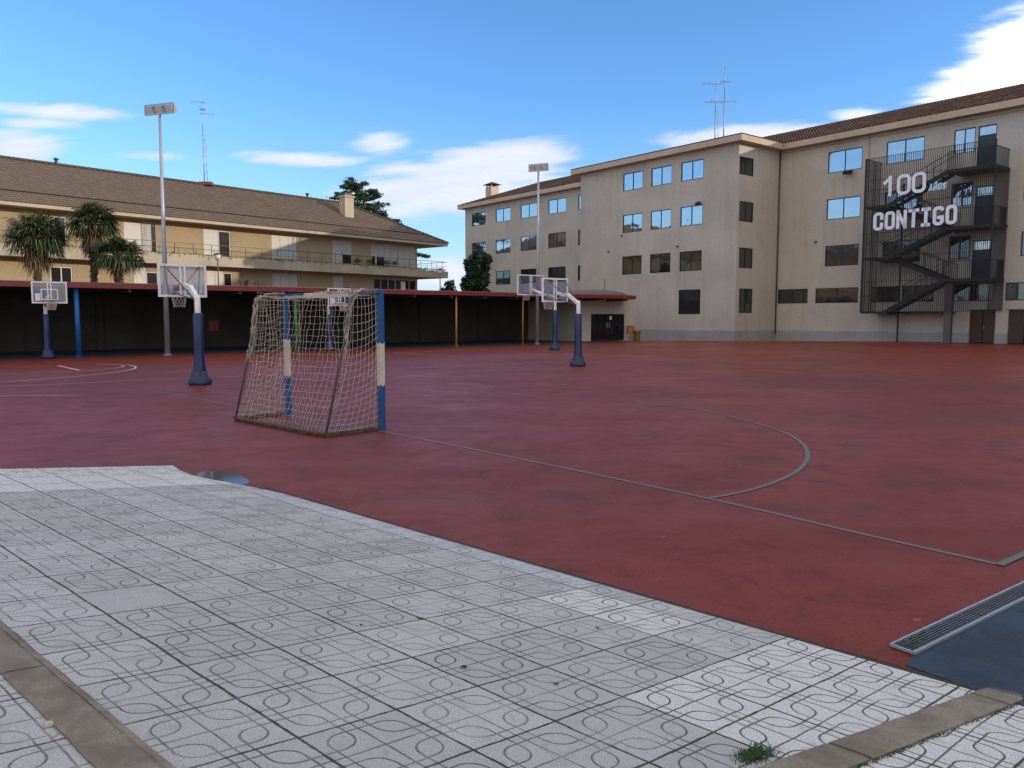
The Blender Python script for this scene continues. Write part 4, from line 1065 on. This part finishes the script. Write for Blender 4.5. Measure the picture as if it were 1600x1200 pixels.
# pale row of ball targets painted panel on the wall, bin and hose cabinet
def wallobj(name, s_, z_, w, h, mt, label, cat):
    p = CAN.p(s_, z_, -7.46); m_ = MB(); m_.box(p, (w/2, .06, h/2), w3, Vector((WW.y, -WW.x, 0))); m_.box(p+Vector((WW.y, -WW.x, 0))*.06, (w/2-.08, .02, h/2-.08), w3, Vector((WW.y, -WW.x, 0)))
    tag(m_.build(name, mt, bevel=.01), label, cat)
pb = Plane(tuple(CAN.p(0, 0, -7.46))[:2], WW)
wallobj('wall_cabinet', pb.sz(334, 520)[0], 1.2, .55, .6, 'redbox', 'dull red cabinet on the walkway wall behind the nearest hoop', 'cabinet')
PB2 = SP(-.12)
s_, z_ = pb.sz(0, 0)
p = G(995, 532, 0); p = at(995, 530, 55.6)
m_ = MB(); m_.lathe((0, 0, 0), [(.18, 0), (.22, .06), (.25, .62), (.27, .64), (.27, .7)], 18); bn = empty('litter_bin', 'small yellow litter bin by the school entrance', 'bin', (p.x, 55.6, gz(55.6)))
m_.build('bin_body', 'yellow_bin', bn); m_ = MB(); m_.lathe((0, 0, .7), [(.28, 0), (.28, .04), (.2, .1), (.05, .13)], 18); m_.build('lid', 'yellow_bin', bn)
p = at(985, 515, 55.0); hx = empty('hose_cabinet', 'small red hose cabinet beside the yellow bin', 'cabinet', p)
m_ = MB(); m_.box((0, .1, 0), (.22, .1, .28)); m_.build('cabinet_body', 'redbox', hx); m_ = MB(); m_.box((0, -.005, 0), (.15, .006, .2)); m_.build('door', 'orange', hx)

# ------------------------------------------------------------------ floodlight masts
def light_mast(base, h, label, hw, lean, rz):
    t = empty('floodlight_mast', label, 'light mast', base, rz, 'floodlight masts beside the walkway')
    m_ = MB(); m_.tube([(0, 0, 0), (lean*.55, 0, h*.5), (lean, 0, h)], [.12, .085, .055], 12); m_.lathe((0, 0, 0), [(.2, 0), (.2, .03), (.13, .04)], 12); m_.build('pole', 'galv', t)
    m_ = MB(); z = h
    for zz in (z+.02, z+.42): m_.bar((lean-hw, 0, zz), (lean+hw, 0, zz), .05)
    for k in range(4): x = lean-hw+2*hw*k/3; m_.bar((x, 0, z), (x, 0, z+.44), .04)
    m_.build('crossarm', 'galv', t)
    for k in range(3):
        x = lean-hw+2*hw*(k+.5)/3; w = hw/3*.84
        m_ = MB(); m_.box((x, .1, z+.22), (w, .12, .17), (1, 0, 0), Vector((0, .95, .3)).normalized(), Vector((0, -.3, .95)).normalized()); f = m_.build('floodlight', 'galv', t)
        m_ = MB(); m_.box((x, -.03, z+.185), (w*.86, .012, .14), (1, 0, 0), Vector((0, .95, .3)).normalized(), Vector((0, -.3, .95)).normalized()); m_.build('lens', 'lampglass', f)
b1 = G(262, 555); light_mast(b1, HC+(494-188)/F*b1.y, 'tall floodlight mast with three lamps beside the nearest hoop', .76, .06, R(-18))
b2 = G(839, 538); light_mast(b2, HC+(494-273)/F*b2.y, 'floodlight mast with three lamps in front of the school left wing', .60, .06, R(-22))

# ------------------------------------------------------------------ basketball hoops
def make_hoop(big=False):
    t = empty('basketball_hoop', '', 'basketball hoop')
    W, H, zb_, arm = (1.8, 1.05, 2.78, 1.9) if big else (1.2, .84, 2.19, 1.2)
    pt = 1.78 if not big else 2.0
    m_ = MB(); m_.lathe((0, 0, 0), [(.15, 0), (.165, .05), (.15, .35), (.125, .6), (.12, 1.0), (.115, pt-.03), (.10, pt)], 16, jit=.03, seed=3); m_.build('pole_pad', 'pad', t)
    m_ = MB(); m_.lathe((0, 0, 0), [(.25, 0), (.265, .06), (.25, .15), (.20, .20), (.185, .34)], 18, jit=.10, seed=5); m_.build('base_pad', 'padbase', t)
    ptop = zb_+.02 if not big else zb_-.1
    m_ = MB(); m_.tube([(0, 0, 0), (0, 0, ptop-.1), (.03, 0, ptop)], .07, 12)
    jx = arm-.12; jz = zb_+.42
    if big: m_.tube([(.0, 0, ptop-.05), (arm*.55, 0, ptop+.16), (jx, 0, zb_+.3)], [.08, .075, .06], 10)
    else:
        m_.bar((.0, 0, ptop-.1), (.55, 0, ptop+.22), .09, .13)
        m_.bar((.5, 0, ptop+.19), (jx, 0, ptop+.3), .08, .1)
    m_.build('pole', 'white', t)
    m_ = MB()
    for y in (-W*.36, W*.36):
        m_.bar((-.02, 0, ptop-.2), (arm-.03, y, zb_+H-.05), .022)
        m_.bar((.0, 0, ptop-.12), (arm-.03, y*.55, zb_+.1), .022)
    m_.build('brace', 'pole_dark', t)
    m_ = MB(); m_.box((arm, 0, zb_+H/2), (.006, W/2-.03, H/2-.03)); bd = m_.build('backboard', 'acrylic', t)
    m_ = MB(); f = .055
    m_.box((arm, 0, zb_+f/2), (.025, W/2, f/2)); m_.box((arm, 0, zb_+H-f/2), (.025, W/2, f/2))
    for s_ in (-1, 1): m_.box((arm, s_*(W/2-f/2), zb_+H/2), (.025, f/2, H/2-f)); m_.box((arm-.004, s_*.055, zb_+H/2), (.02, .022, H/2-f))
    iw, ih = (.30, .45) if big else (.29, .40)
    for zz in (zb_+.14, zb_+.14+ih): m_.box((arm+.011, 0, zz), (.004, iw, .02))
    for s_ in (-1, 1): m_.box((arm+.011, s_*(iw-.02), zb_+.14+ih/2), (.004, .02, ih/2-.02))
    m_.build('board_frame', 'white', bd)
    m_ = MB(); m_.box((arm+.012, -W/2+.2, zb_+.24), (.004, .09, .14)); m_.build('sticker', 'white', bd)
    rz = zb_+.12
    m_ = MB(); c = Vector((arm+.36, 0, rz)); m_.tube([c+Vector((.225*math.cos(R(a)), .225*math.sin(R(a)), 0)) for a in range(0, 361, 20)], .012, 6)
    m_.box((arm+.075, 0, rz-.03), (.06, .06, .05)); m_.bar((arm+.08, .06, rz), (arm+.16, .1, rz), .02); m_.bar((arm+.08, -.06, rz), (arm+.16, -.1, rz), .02)
    m_.build('rim', 'orange', t)
    m_ = MB(); n = 12
    for k in range(n):
        for sgn in (-1, 1):
            pts = []
            for q in range(6):
                a = 2*math.pi*(k+sgn*q*.5)/n; r = .222-.09*(q/5)**.7; pts.append(c+Vector((r*math.cos(a), r*math.sin(a), -.075*q)))
            m_.tube(pts, .007, 3, cap=False)
    m_.build('net', 'net_white', t)
    return t
RU = math.atan2(UU.y, UU.x)
hm = make_hoop(); hb_ = make_hoop(True)
grp = 'basketball hoops on the red court'
spots = [((313, 601), RU+math.pi, 'basketball hoop with clear board and blue padded pole, nearest of all, left of the goal', hm),
         ((75, 560.5), RU, 'basketball hoop facing the camera at the far left before the walkway', None),
         ((903, 572), RU+math.pi, 'nearer of the two hoops in front of the school, with bright blue pad', None),
         ((515, 548), RU, 'distant small basketball hoop seen through the goal net', None)]
for (x, y), rz, lb, o in spots:
    o = o or copy_tree(hm); g = G(x, y); o.location = g; o.rotation_euler.z = rz; tag(o, lb, 'basketball hoop', grp)
g = G(867, 547); hb_.location = g; hb_.rotation_euler.z = RU+math.pi; tag(hb_, 'farther taller hoop in front of the school, long arm reaching left', 'basketball hoop', grp)

# ------------------------------------------------------------------ goal
GR = G(596.5, 672); GLf = G(451, 648)
gx = (GR-GLf).normalized(); Wg = (GR-GLf).length; gy = Vector((-gx.y, gx.x, 0))
if gy.dot(G(495, 680)-GR) < 0: gy = -gy
goal = empty('handball_goal', 'small goal with blue and white posts and torn net in front of the paving', 'goal', (GLf+GR)/2)
inv = goal.matrix_basis.inverted()
def gp(x, y, z): return GLf+gx*x+gy*y+Vector((0, 0, z))
HG = 2.08
def gadd(m_, name, mt, parent=None):
    o = m_.build(name, mt, parent or goal)
    if not parent: o.matrix_parent_inverse = inv
    return o
def banded(m_, A, B, X1, X2, hw, cuts, bandmat):
    """square post from A to B with colour bands whose joints zigzag"""
    d = (B-A); L = d.length; d.normalize()
    cor = [X1*hw+X2*hw, -X1*hw+X2*hw, -X1*hw-X2*hw, X1*hw-X2*hw]
    lv = [0]+list(cuts)+[L]
    for f in range(4):
        p, q = cor[f], cor[(f+1) % 4]; mpt = (p+q)/2
        for b in range(len(lv)-1):
            z0, z1 = lv[b], lv[b+1]; k0 = -.035 if b > 0 else 0; k1 = -.035 if b < len(lv)-2 else 0
            if b == 2: pass
            m_.face([A+p+d*z0, A+mpt+d*(z0+k0), A+mpt+d*(z1+k1), A+p+d*z1], bandmat[b])
            m_.face([A+mpt+d*(z0+k0), A+q+d*z0, A+q+d*z1, A+mpt+d*(z1+k1)], bandmat[b])
    m_.face([A+c_ for c_ in reversed(cor)], bandmat[0]); m_.face([B+c_ for c_ in cor], bandmat[-1])
for x in (0, Wg):
    m_ = MB(); banded(m_, gp(x, 0, 0), gp(x, 0, HG), gx, gy, .042, [.69, 1.32], [0, 1, 0]); gadd(m_, 'post', ['blue_goal', 'white_goal'])
m_ = MB(); banded(m_, gp(.042, 0, HG-.042), gp(Wg-.042, 0, HG-.042), Vector((0, 0, 1)), gy, .04, [.62, Wg-.75], [0, 1, 0]); gadd(m_, 'crossbar', ['blue_goal', 'white_goal'])
TD, BD = .52, .97
m_ = MB()
for x in (0, Wg):
    m_.tube([gp(x, .04, HG-.05), gp(x, TD-.12, HG-.05), gp(x, TD, HG-.13), gp(x, TD+.1, HG*.68), gp(x, BD, .03)], .017, 8)
    m_.tube([gp(x, .04, .03), gp(x, BD, .03)], .017, 8)
m_.tube([gp(0, BD, .03), gp(Wg, BD, .03)], .017, 8)
gadd(m_, 'back_frame', 'pole_dark')
rg = random.Random(4)
def prof(t):   # t 0..1 from crossbar over the top and down the back -> (y, z)
    L1 = TD; L2 = math.hypot(BD-TD, HG); s_ = t*(L1+L2)
    if s_ < L1: return s_, HG-.03-.05*math.sin(math.pi*s_/L1)
    q = (s_-L1)/L2; return TD+(BD-TD)*q-.14*math.sin(math.pi*q)*(1-.35*q), (HG-.04)*(1-q)+.02*q
def wob(x, t):
    return .055*math.sin(x*3.1+t*5)+.035*math.sin(x*7.3-t*9)
nxn, nt = 27, 27
m_ = MB(); grid = []
for a in range(nxn+1):
    rowp = []
    for b in range(nt+1):
        t = b/nt; y, z = prof(t); x = Wg*a/nxn; e = 1 if 0 < a < nxn else 0
        sag = .10*math.sin(math.pi*a/nxn)*(1 if z > HG-.15 else .3)
        amp_ = math.sin(math.pi*min(1, b/nt))
        rowp.append(gp(x+rg.uniform(-.018, .018)*e+ .05*amp_*math.sin(t*6+a*.6), y+wob(x, t)*amp_+rg.uniform(-.012, .012), max(.03, z-sag*math.sin(math.pi*t)*.5+rg.uniform(-.014, .014)*e)))
    grid.append(rowp)
for a in range(nxn+1): m_.tube(grid[a], .0029, 3, cap=False)
for b in range(nt+1): m_.tube([grid[a][b] for a in range(nxn+1)], .0029, 3, cap=False)
gadd(m_, 'net_back', 'rope')
for x, sd_ in ((0, -1), (Wg, 1)):
    m_ = MB(); na, nz_ = 8, 21; gr_ = []
    for a in range(na+1):
        rowp = []
        for b in range(nz_+1):
            t = b/nz_; yb = TD+(BD-TD)*t-.10*math.sin(math.pi*t); u = a/na
            z = HG*(1-t)+.02; dip = .22*math.sin(math.pi*t)*u                # strings hang lower at the back stay
            rowp.append(gp(x+sd_*.06*math.sin(math.pi*u)*math.sin(math.pi*t)+rg.uniform(-.008, .008), .03+(yb-.03)*u+rg.uniform(-.006, .006), max(.03, z-dip-.03*math.sin(math.pi*u))))
        gr_.append(rowp)
    for a in range(na+1): m_.tube(gr_[a], .0029, 3, cap=False)
    for b in range(nz_+1): m_.tube([gr_[a][b] for a in range(na+1)], .0029, 3, cap=False)
    gadd(m_, 'net_side', 'rope')
# gathered net: along the ground, along the back stays and over the crossbar
m_ = MB()
def bundle(path, r, n, k, mi=0, w=.003):
    for q in range(k):
        ph = rg.uniform(0, 6.28); fr_ = rg.uniform(3, 9); pts = []
        L_ = len(path)*6
        for s_ in range(L_+1):
            f = s_/L_*(len(path)-1); i0 = min(int(f), len(path)-2); p = path[i0].lerp(path[i0+1], f-i0)
            pts.append(p+Vector((math.cos(ph+f*fr_), math.sin(ph*1.7+f*fr_), abs(math.sin(ph+f*fr_*1.3))))*r*rg.uniform(.4, 1))
        m_.tube(pts, w, 3, cap=False, mi=mi)
base = [gp(0, .05, .02), gp(0, BD*.5, .02), gp(0, BD, .02)]+[gp(Wg*k/8, BD+.02, .02) for k in range(1, 8)]+[gp(Wg, BD, .02), gp(Wg, BD*.5, .02), gp(Wg, .05, .02)]
m_.tube(base, .028, 6); bundle(base, .045, 0, 34, w=.0055)
gadd(m_, 'gathered_net', 'rope_old')
m_ = MB(); st0 = [gp(0, TD+.02, HG-.12), gp(0, TD+.06, HG*.8), gp(0, TD+.12, HG*.6), gp(0, TD+.2, HG*.45)]
bundle([gp(0, .05, HG-.02), gp(0, TD*.6, HG-.03)]+st0, .045, 0, 20, w=.0035); gadd(m_, 'torn_net', 'rope')
m_ = MB(); st1 = [gp(Wg, TD-.1, HG-.06), gp(Wg, TD+.02, HG*.86), gp(Wg, TD+.07, HG*.7), gp(Wg, TD+.14, HG*.5)]
bundle([gp(Wg*.35, .02, HG-.02), gp(Wg*.6, .03, HG-.03), gp(Wg*.9, .05, HG-.01), gp(Wg, TD*.6, HG-.01)]+st1, .042, 0, 18, w=.0035)
gadd(m_, 'torn_net', 'rope')

# ------------------------------------------------------------------ plants
def leaf_fan(m_, base, d, L, rg, mi=0, fold=.25, nb=15, droop=.3):
    d = d.normalized(); side = d.cross(Vector((0, 0, 1)))
    side = side.normalized() if side.length > .05 else Vector((1, 0, 0)); up = side.cross(d)
    pet = L*.42; c = base+d*pet
    m_.tube([base, c], .014, 3, mi=mi, cap=False)
    for k in range(nb):
        a = R(-105+210*k/(nb-1)+rg.uniform(-4, 4)); v = d*math.cos(a)+side*math.sin(a)+up*(.12*math.cos(a*2)); v.normalize()
        l = L*.62*(1-.25*abs(a)/2)*rg.uniform(.85, 1.08); w = .032
        pn = v.cross(up); pn = pn.normalized()*w if pn.length > .05 else side*w
        m1 = c+v*l*.6; tip = c+v*l+Vector((0, 0, -l*droop*rg.uniform(.5, 1.3)))
        m_.idx([c, m1-pn+Vector((0, 0, -.02)), m1+pn, tip], [(0, 1, 2), (1, 3, 2)], mi)
def palm(loc, h, rad, label, seed, skirt=.7, nl=64, lean=0):
    rg = random.Random(seed); t = empty('palm_tree', label, 'palm tree', loc, 0, 'fan palms behind the walkway')
    m_ = MB(); k = 0; pts = [(lean*q/6, 0, (h)*q/6) for q in range(7)]
    m_.tube(pts, [.17, .15, .15, .16, .19, .22, .2], 10)
    for q in range(260):
        z = h*rg.random()**.8; a = rg.uniform(0, 6.28); r = .16+.05*(z/h); v = Vector((math.cos(a), math.sin(a), 0)); b = v*r+Vector((lean*z/h, 0, z))
        m_.tube([b, b+v*.07+Vector((0, 0, .10))], [.028, .006], 3, cap=False)
    m_.build('trunk', 'trunk', t)
    m_ = MB(); top = Vector((lean, 0, h))
    for q in range(nl):
        el = math.asin(rg.uniform(-.55, .98)); az = rg.uniform(0, 6.28)
        d = Vector((math.cos(az)*math.cos(el), math.sin(az)*math.cos(el), math.sin(el)))
        leaf_fan(m_, top+d*.12+Vector((0, 0, -.1)), d, rad*rg.uniform(.85, 1.1)*(1-.12*(el > .9)), rg, 0, droop=.35+(.3 if el < 0 else 0))
    m_.build('crown', 'palm', t)
    m_ = MB()
    for q in range(int(34*skirt)):
        el = rg.uniform(-1.35, -.6); az = rg.uniform(0, 6.28); z = rg.uniform(-.9, -.1)*skirt
        d = Vector((math.cos(az)*math.cos(el), math.sin(az)*math.cos(el), math.sin(el)))
        leaf_fan(m_, top+Vector((0, 0, z)), d, rad*rg.uniform(.6, .8), rg, 0, nb=10, droop=.7)
    m_.build('dead_leaves', 'palmdry', t)
    return t
def gnd(x, Y): d = ray(x, 494); return Vector((d.x/d.y*Y, Y, gz(Y)-.012))
def hz(y, Y): return HC+(494-y)/F*Y
palm(gnd(62, 43), hz(368, 43), 1.75, 'leftmost fan palm with broad drooping crown above the red fascia', 1, 1.2, 96)
palm(gnd(150, 44.5), hz(348, 44.5), 1.5, 'tallest fan palm with brown dead skirt, middle of the three', 2, 1.3, 84)
palm(gnd(188, 43.5), hz(398, 43.5), 1.4, 'lowest fan palm with green leaves at the right of the palm group', 3, .5, 80)

def tuft_leaf(m_, p, s_, rg, el=1.6):
    n = Vector((rg.gauss(0, 1), rg.gauss(0, 1), rg.gauss(.4, 1))).normalized(); a = n.orthogonal().normalized(); b = n.cross(a)
    th = rg.uniform(0, 6.28); a, b = a*math.cos(th)+b*math.sin(th), b*math.cos(th)-a*math.sin(th)
    m_.idx([p-a*s_*el, p-b*s_*.5, p+a*s_*el, p+b*s_*.5], [(0, 1, 2, 3)])
def crown_tree(name, loc, h0, h1, rx, label, mt, seed, n=2600, leaf=.11, clumps=26, cat='tree', pointed=.3):
    rg = random.Random(seed); t = empty(name, label, cat, loc)
    m_ = MB(); m_.tube([(0, 0, 0), (.05, 0, h0), (0, 0, h0+(h1-h0)*.6)], [.16*rx/1.5+.03, .12*rx/1.5+.02, .03], 8)
    cl = []
    for k in range(clumps):
        z = rg.random(); env = math.sin(math.pi*(.14+.72*z))**.5*(1-pointed*z); a = rg.uniform(0, 6.28); r = rx*env*math.sqrt(rg.random())*.85
        cl.append((Vector((r*math.cos(a), r*math.sin(a), h0+(h1-h0)*z)), rx*rg.uniform(.22, .42)))
        if k % 2 == 0: m_.tube([(0, 0, h0+(h1-h0)*z*.6), cl[-1][0]], [.035, .008], 4, cap=False)
    m_.build('trunk', 'trunk', t)
    m_ = MB()
    for k in range(n):
        c, r = cl[rg.randrange(clumps)]; v = Vector((rg.gauss(0, 1), rg.gauss(0, 1), rg.gauss(0, .8))).normalized()*r*rg.random()**.35
        tuft_leaf(m_, c+v, leaf*rg.uniform(.6, 1.3), rg)
    m_.build('crown', mt, t)
    return t
def depth_tree(x, Y, yt, yb, wpx, *a, **k):
    base = gnd(x, Y); return a[0], base
Y = 64; crown_tree('broadleaf_tree', gnd(748, Y), hz(462, Y), hz(400, Y), 25/F*Y, 'dark rounded evergreen tree against the left wing of the school', 'dark_leaf', 11, 6500, .13, 46, pointed=0)
Y = 70; crown_tree('bush', gnd(703, Y), hz(475, Y), hz(437, Y), 19/F*Y, 'low dark bush between the yellow residence and the evergreen tree', 'dark_leaf', 12, 1800, .13, 18, 'bush')
Y = 68; crown_tree('bush', gnd(722, Y), hz(475, Y), hz(437, Y), 9/F*Y, 'small yellowish bush beside the dark evergreen tree', 'yellow_leaf', 13, 700, .11, 9, 'bush')
def cedar(loc, h, rad, label, seed):
    rg = random.Random(seed); t = empty('cedar_tree', label, 'tree', loc)
    m_ = MB(); m_.tube([(0, 0, 0), (.2, 0, h*.6), (.1, 0, h*.97)], [.45, .25, .04], 8); nd = MB()
    for q in range(120):
        z = h*(.48+.50*rg.random()); f = (z-h*.48)/(h*.52); L_ = rad*(1.45-1.25*f)*rg.uniform(.6, 1.05); a = rg.uniform(0, 6.28)
        d = Vector((math.cos(a), math.sin(a), .10+.35*f*f)); p0 = Vector((.1, 0, z)); p1 = p0+d*L_*.6; p2 = p0+d*L_+Vector((0, 0, -.12*L_)); m_.tube([p0, p1, p2], [.06, .035, .012], 4, cap=False)
        for k in range(int(22*L_/rad*2)+7):
            u = rg.random()**.6; p = p0.lerp(p1, u*2) if u < .5 else p1.lerp(p2, u*2-1)
            sd_ = Vector((-d.y, d.x, 0))*rg.uniform(-1, 1)*L_*.28*(1.1-u*.7)
            c = p+sd_+Vector((0, 0, rg.uniform(-.12, .1)))
            for _ in range(4): tuft_leaf(nd, c+Vector((rg.gauss(0, .15), rg.gauss(0, .15), rg.gauss(0, .05))), .14, rg, 1.9)
    m_.build('trunk', 'trunk', t); nd.build('crown', 'cedar', t)
Y = 98; cedar(gnd(560, Y), hz(282, Y), 84/F*Y, 'dark cedar with layered branches rising behind the residence roof', 21)
cedar_o = None
# trailing plants on the balcony edge, one mass
rg = random.Random(5); m_ = MB(); s_ = -32
while s_ < eR-.4:
    dens_ = 1 if s_ > -2 else .4
    for k in range(int(9*dens_)+2):
        tuft_leaf(m_, PE.p(s_+rg.uniform(0, .3), slabT+.12+abs(rg.gauss(0, .09))-rg.random()**3*.25, rg.uniform(-.32, .06)), rg.uniform(.04, .09), rg)
    s_ += .2
tag(m_.build('trailing_plants', 'ochre'), 'ochre trailing plants along the balcony edge of the residence', 'plants', kind='stuff')
for k, (x, lb) in enumerate(((586, 'potted plant on the balcony left of the row of pots'), (606, 'bushiest potted plant on the balcony, right of the narrow windows'), (614, 'small potted plant between two bushier pots on the balcony'), (624, 'rightmost potted plant on the residence balcony'), (566, 'lone potted plant near the middle of the balcony right half'))):
    s9, _ = PE.sz(x, 400); p = PE.p(s9, slabT, -.7); t = empty('potted_plant', lb, 'potted plant', p, 0, 'potted plants on the residence balcony')
    m_ = MB(); m_.lathe((0, 0, 0), [(.12, 0), (.18, .3), (.2, .3)], 10); m_.build('pot', 'redfascia', t); m_ = MB()
    for q in range(120): tuft_leaf(m_, Vector((rg.gauss(0, .16), rg.gauss(0, .16), .45+abs(rg.gauss(0, .22)))), .06, rg)
    m_.build('foliage', 'mid_leaf', t)
# garden lamps behind the walkway
for x, yt, Y, lb in ((343, 396, 48, 'garden lamp post with white head behind the nearest hoop'), (688, 420, 60, 'garden lamp post with white head at the corner of the residence')):
    b = gnd(x, Y); h = hz(yt, Y)-b.z; t = empty('garden_lamp', lb, 'lamp post', b, 0, 'garden lamps behind the walkway')
    m_ = MB(); m_.tube([(0, 0, 0), (0, 0, h-.45)], [.05, .035], 8); m_.build('pole', 'pole_dark', t)
    m_ = MB(); m_.lathe((0, 0, h-.45), [(.08, 0), (.17, .12), (.2, .32)], 12); m_.build('lamp_globe', 'glasslamp', t); m_ = MB(); m_.lathe((0, 0, h-.13), [(.26, 0), (.1, .1), (.02, .14)], 12); m_.build('lamp_cap', 'pole_dark', t)
# distant chimney house between the bushes
# climbing stems on the residence lower wall
m_ = MB()
for k in range(16):
    s9 = PW.sz(372+k*3.1, 440)[0]; z = 3.0; p = PW.p(s9, z, .05); pts = [p]
    for q in range(6): p = p+Vector((rg.uniform(-.12, .12), rg.uniform(-.1, .1), rg.uniform(.2, .38))); pts.append(p)
    m_.tube(pts, [.03]*len(pts), 4, cap=False)
tag(m_.build('climbing_plant', 'trunk'), 'bare brown climber stems on the yellow lower wall of the residence', 'climber')

# ------------------------------------------------------------------ small things on the paving
def grass(name, pts, hgt, label, w=.004, spread=.05, n=300, kind='stuff'):
    m_ = MB()
    for k in range(n):
        p = pts(rg); a = rg.uniform(0, 6.28); L_ = hgt*rg.uniform(.35, 1.1); d = Vector((math.cos(a), math.sin(a), 0)); e = Vector((-d.y, d.x, 0))*w
        md = p+d*L_*.25+Vector((0, 0, L_*.6)); tp = p+d*L_*rg.uniform(.4, .9)+Vector((0, 0, L_*rg.uniform(.7, 1)))
        m_.idx([p-e, p+e, md+e*.7, md-e*.7, tp], [(0, 1, 2, 3), (3, 2, 4)])
    tag(m_.build(name, 'grass'), label, 'grass', kind=kind)
grass('grass_tuft', lambda r_: pav(2.47+r_.gauss(0, .05), 2.86+r_.gauss(0, .11)), .017, 'small green grass tuft growing against the right kerb', n=900, w=.0018)
grass('weeds', lambda r_: pav(*(lambda t: (2.22+.150*t+.40+r_.gauss(0, .012), t))(r_.choice([3.6, 4.6, 5.6, 6.2, 4.1])+r_.gauss(0, .22))), .012, 'tiny weeds in the joint behind the right kerb', n=700, w=.0014)
grass('weeds', lambda r_: g0-ng*r_.uniform(0, .12)+dg*abs(r_.gauss(0, .16))+Vector((0, 0, .008)), .02, 'green weeds growing through the near end of the drain grate', n=350, w=.0016)
grass('weeds', lambda r_: Vector(pav(t_ := r_.uniform(1.9, 2.9), je(t_)+.02)).lerp(Vector(pav(t_, je(t_)+.05)), 1), .012, 'weeds along the joint between court and paving', n=350, w=.0015)
for x, y, lb, a in ((657, 967, 'dry brown leaf on the paving, farthest from the camera', .03), (565, 978, 'small dark leaf on the paving left of the others', .014), (936, 983, 'crumpled leaf on a slab below the two white slabs', .022), (868, 1070, 'reddish dry leaf near the white patterned slabs', .02), (725, 1045, 'grey-brown leaf scrap in the middle of the paving', .022)):
    # point of the sloping paving under that pixel
    d = ray(x, y); nrm = PA.cross(PB); O = Vector((0, 0, HC)); k = (PT-O).dot(nrm)/d.dot(nrm); p = O+d*k
    m_ = MB(); n = 9; vs = [Vector((0, 0, .006))]
    for q in range(n): th = 6.283*q/n; r_ = a*rg.uniform(.3, .7); vs.append(Vector((r_*math.cos(th)*1.5, r_*math.sin(th)*.8, rg.uniform(.002, .014))))
    m_.idx([v+p for v in vs], [(0, 1+q, 1+(q+1) % n) for q in range(n)]); tag(m_.build('dry_leaf', 'leafdry'), lb, 'leaf', 'dry leaves on the paving')
for x, y, r_, lb in ((76, 1135, .018, 'larger pale stone chip beside the left kerb'), (84, 1150, .011, 'small pale stone chip next to the larger chip by the left kerb'), (60, 1092, .012, 'whitish mortar crumb in the joint of the left kerb')):
    d = ray(x, y); k = (PT-O).dot(nrm)/d.dot(nrm); p = O+d*k; m_ = MB()
    m_.lathe(p, [(r_*.8, -.002), (r_, r_*.3), (r_*.7, r_*.8), (r_*.2, r_)], 7, jit=.25, seed=int(x)); tag(m_.build('stone_chip', 'stone'), lb, 'stone')
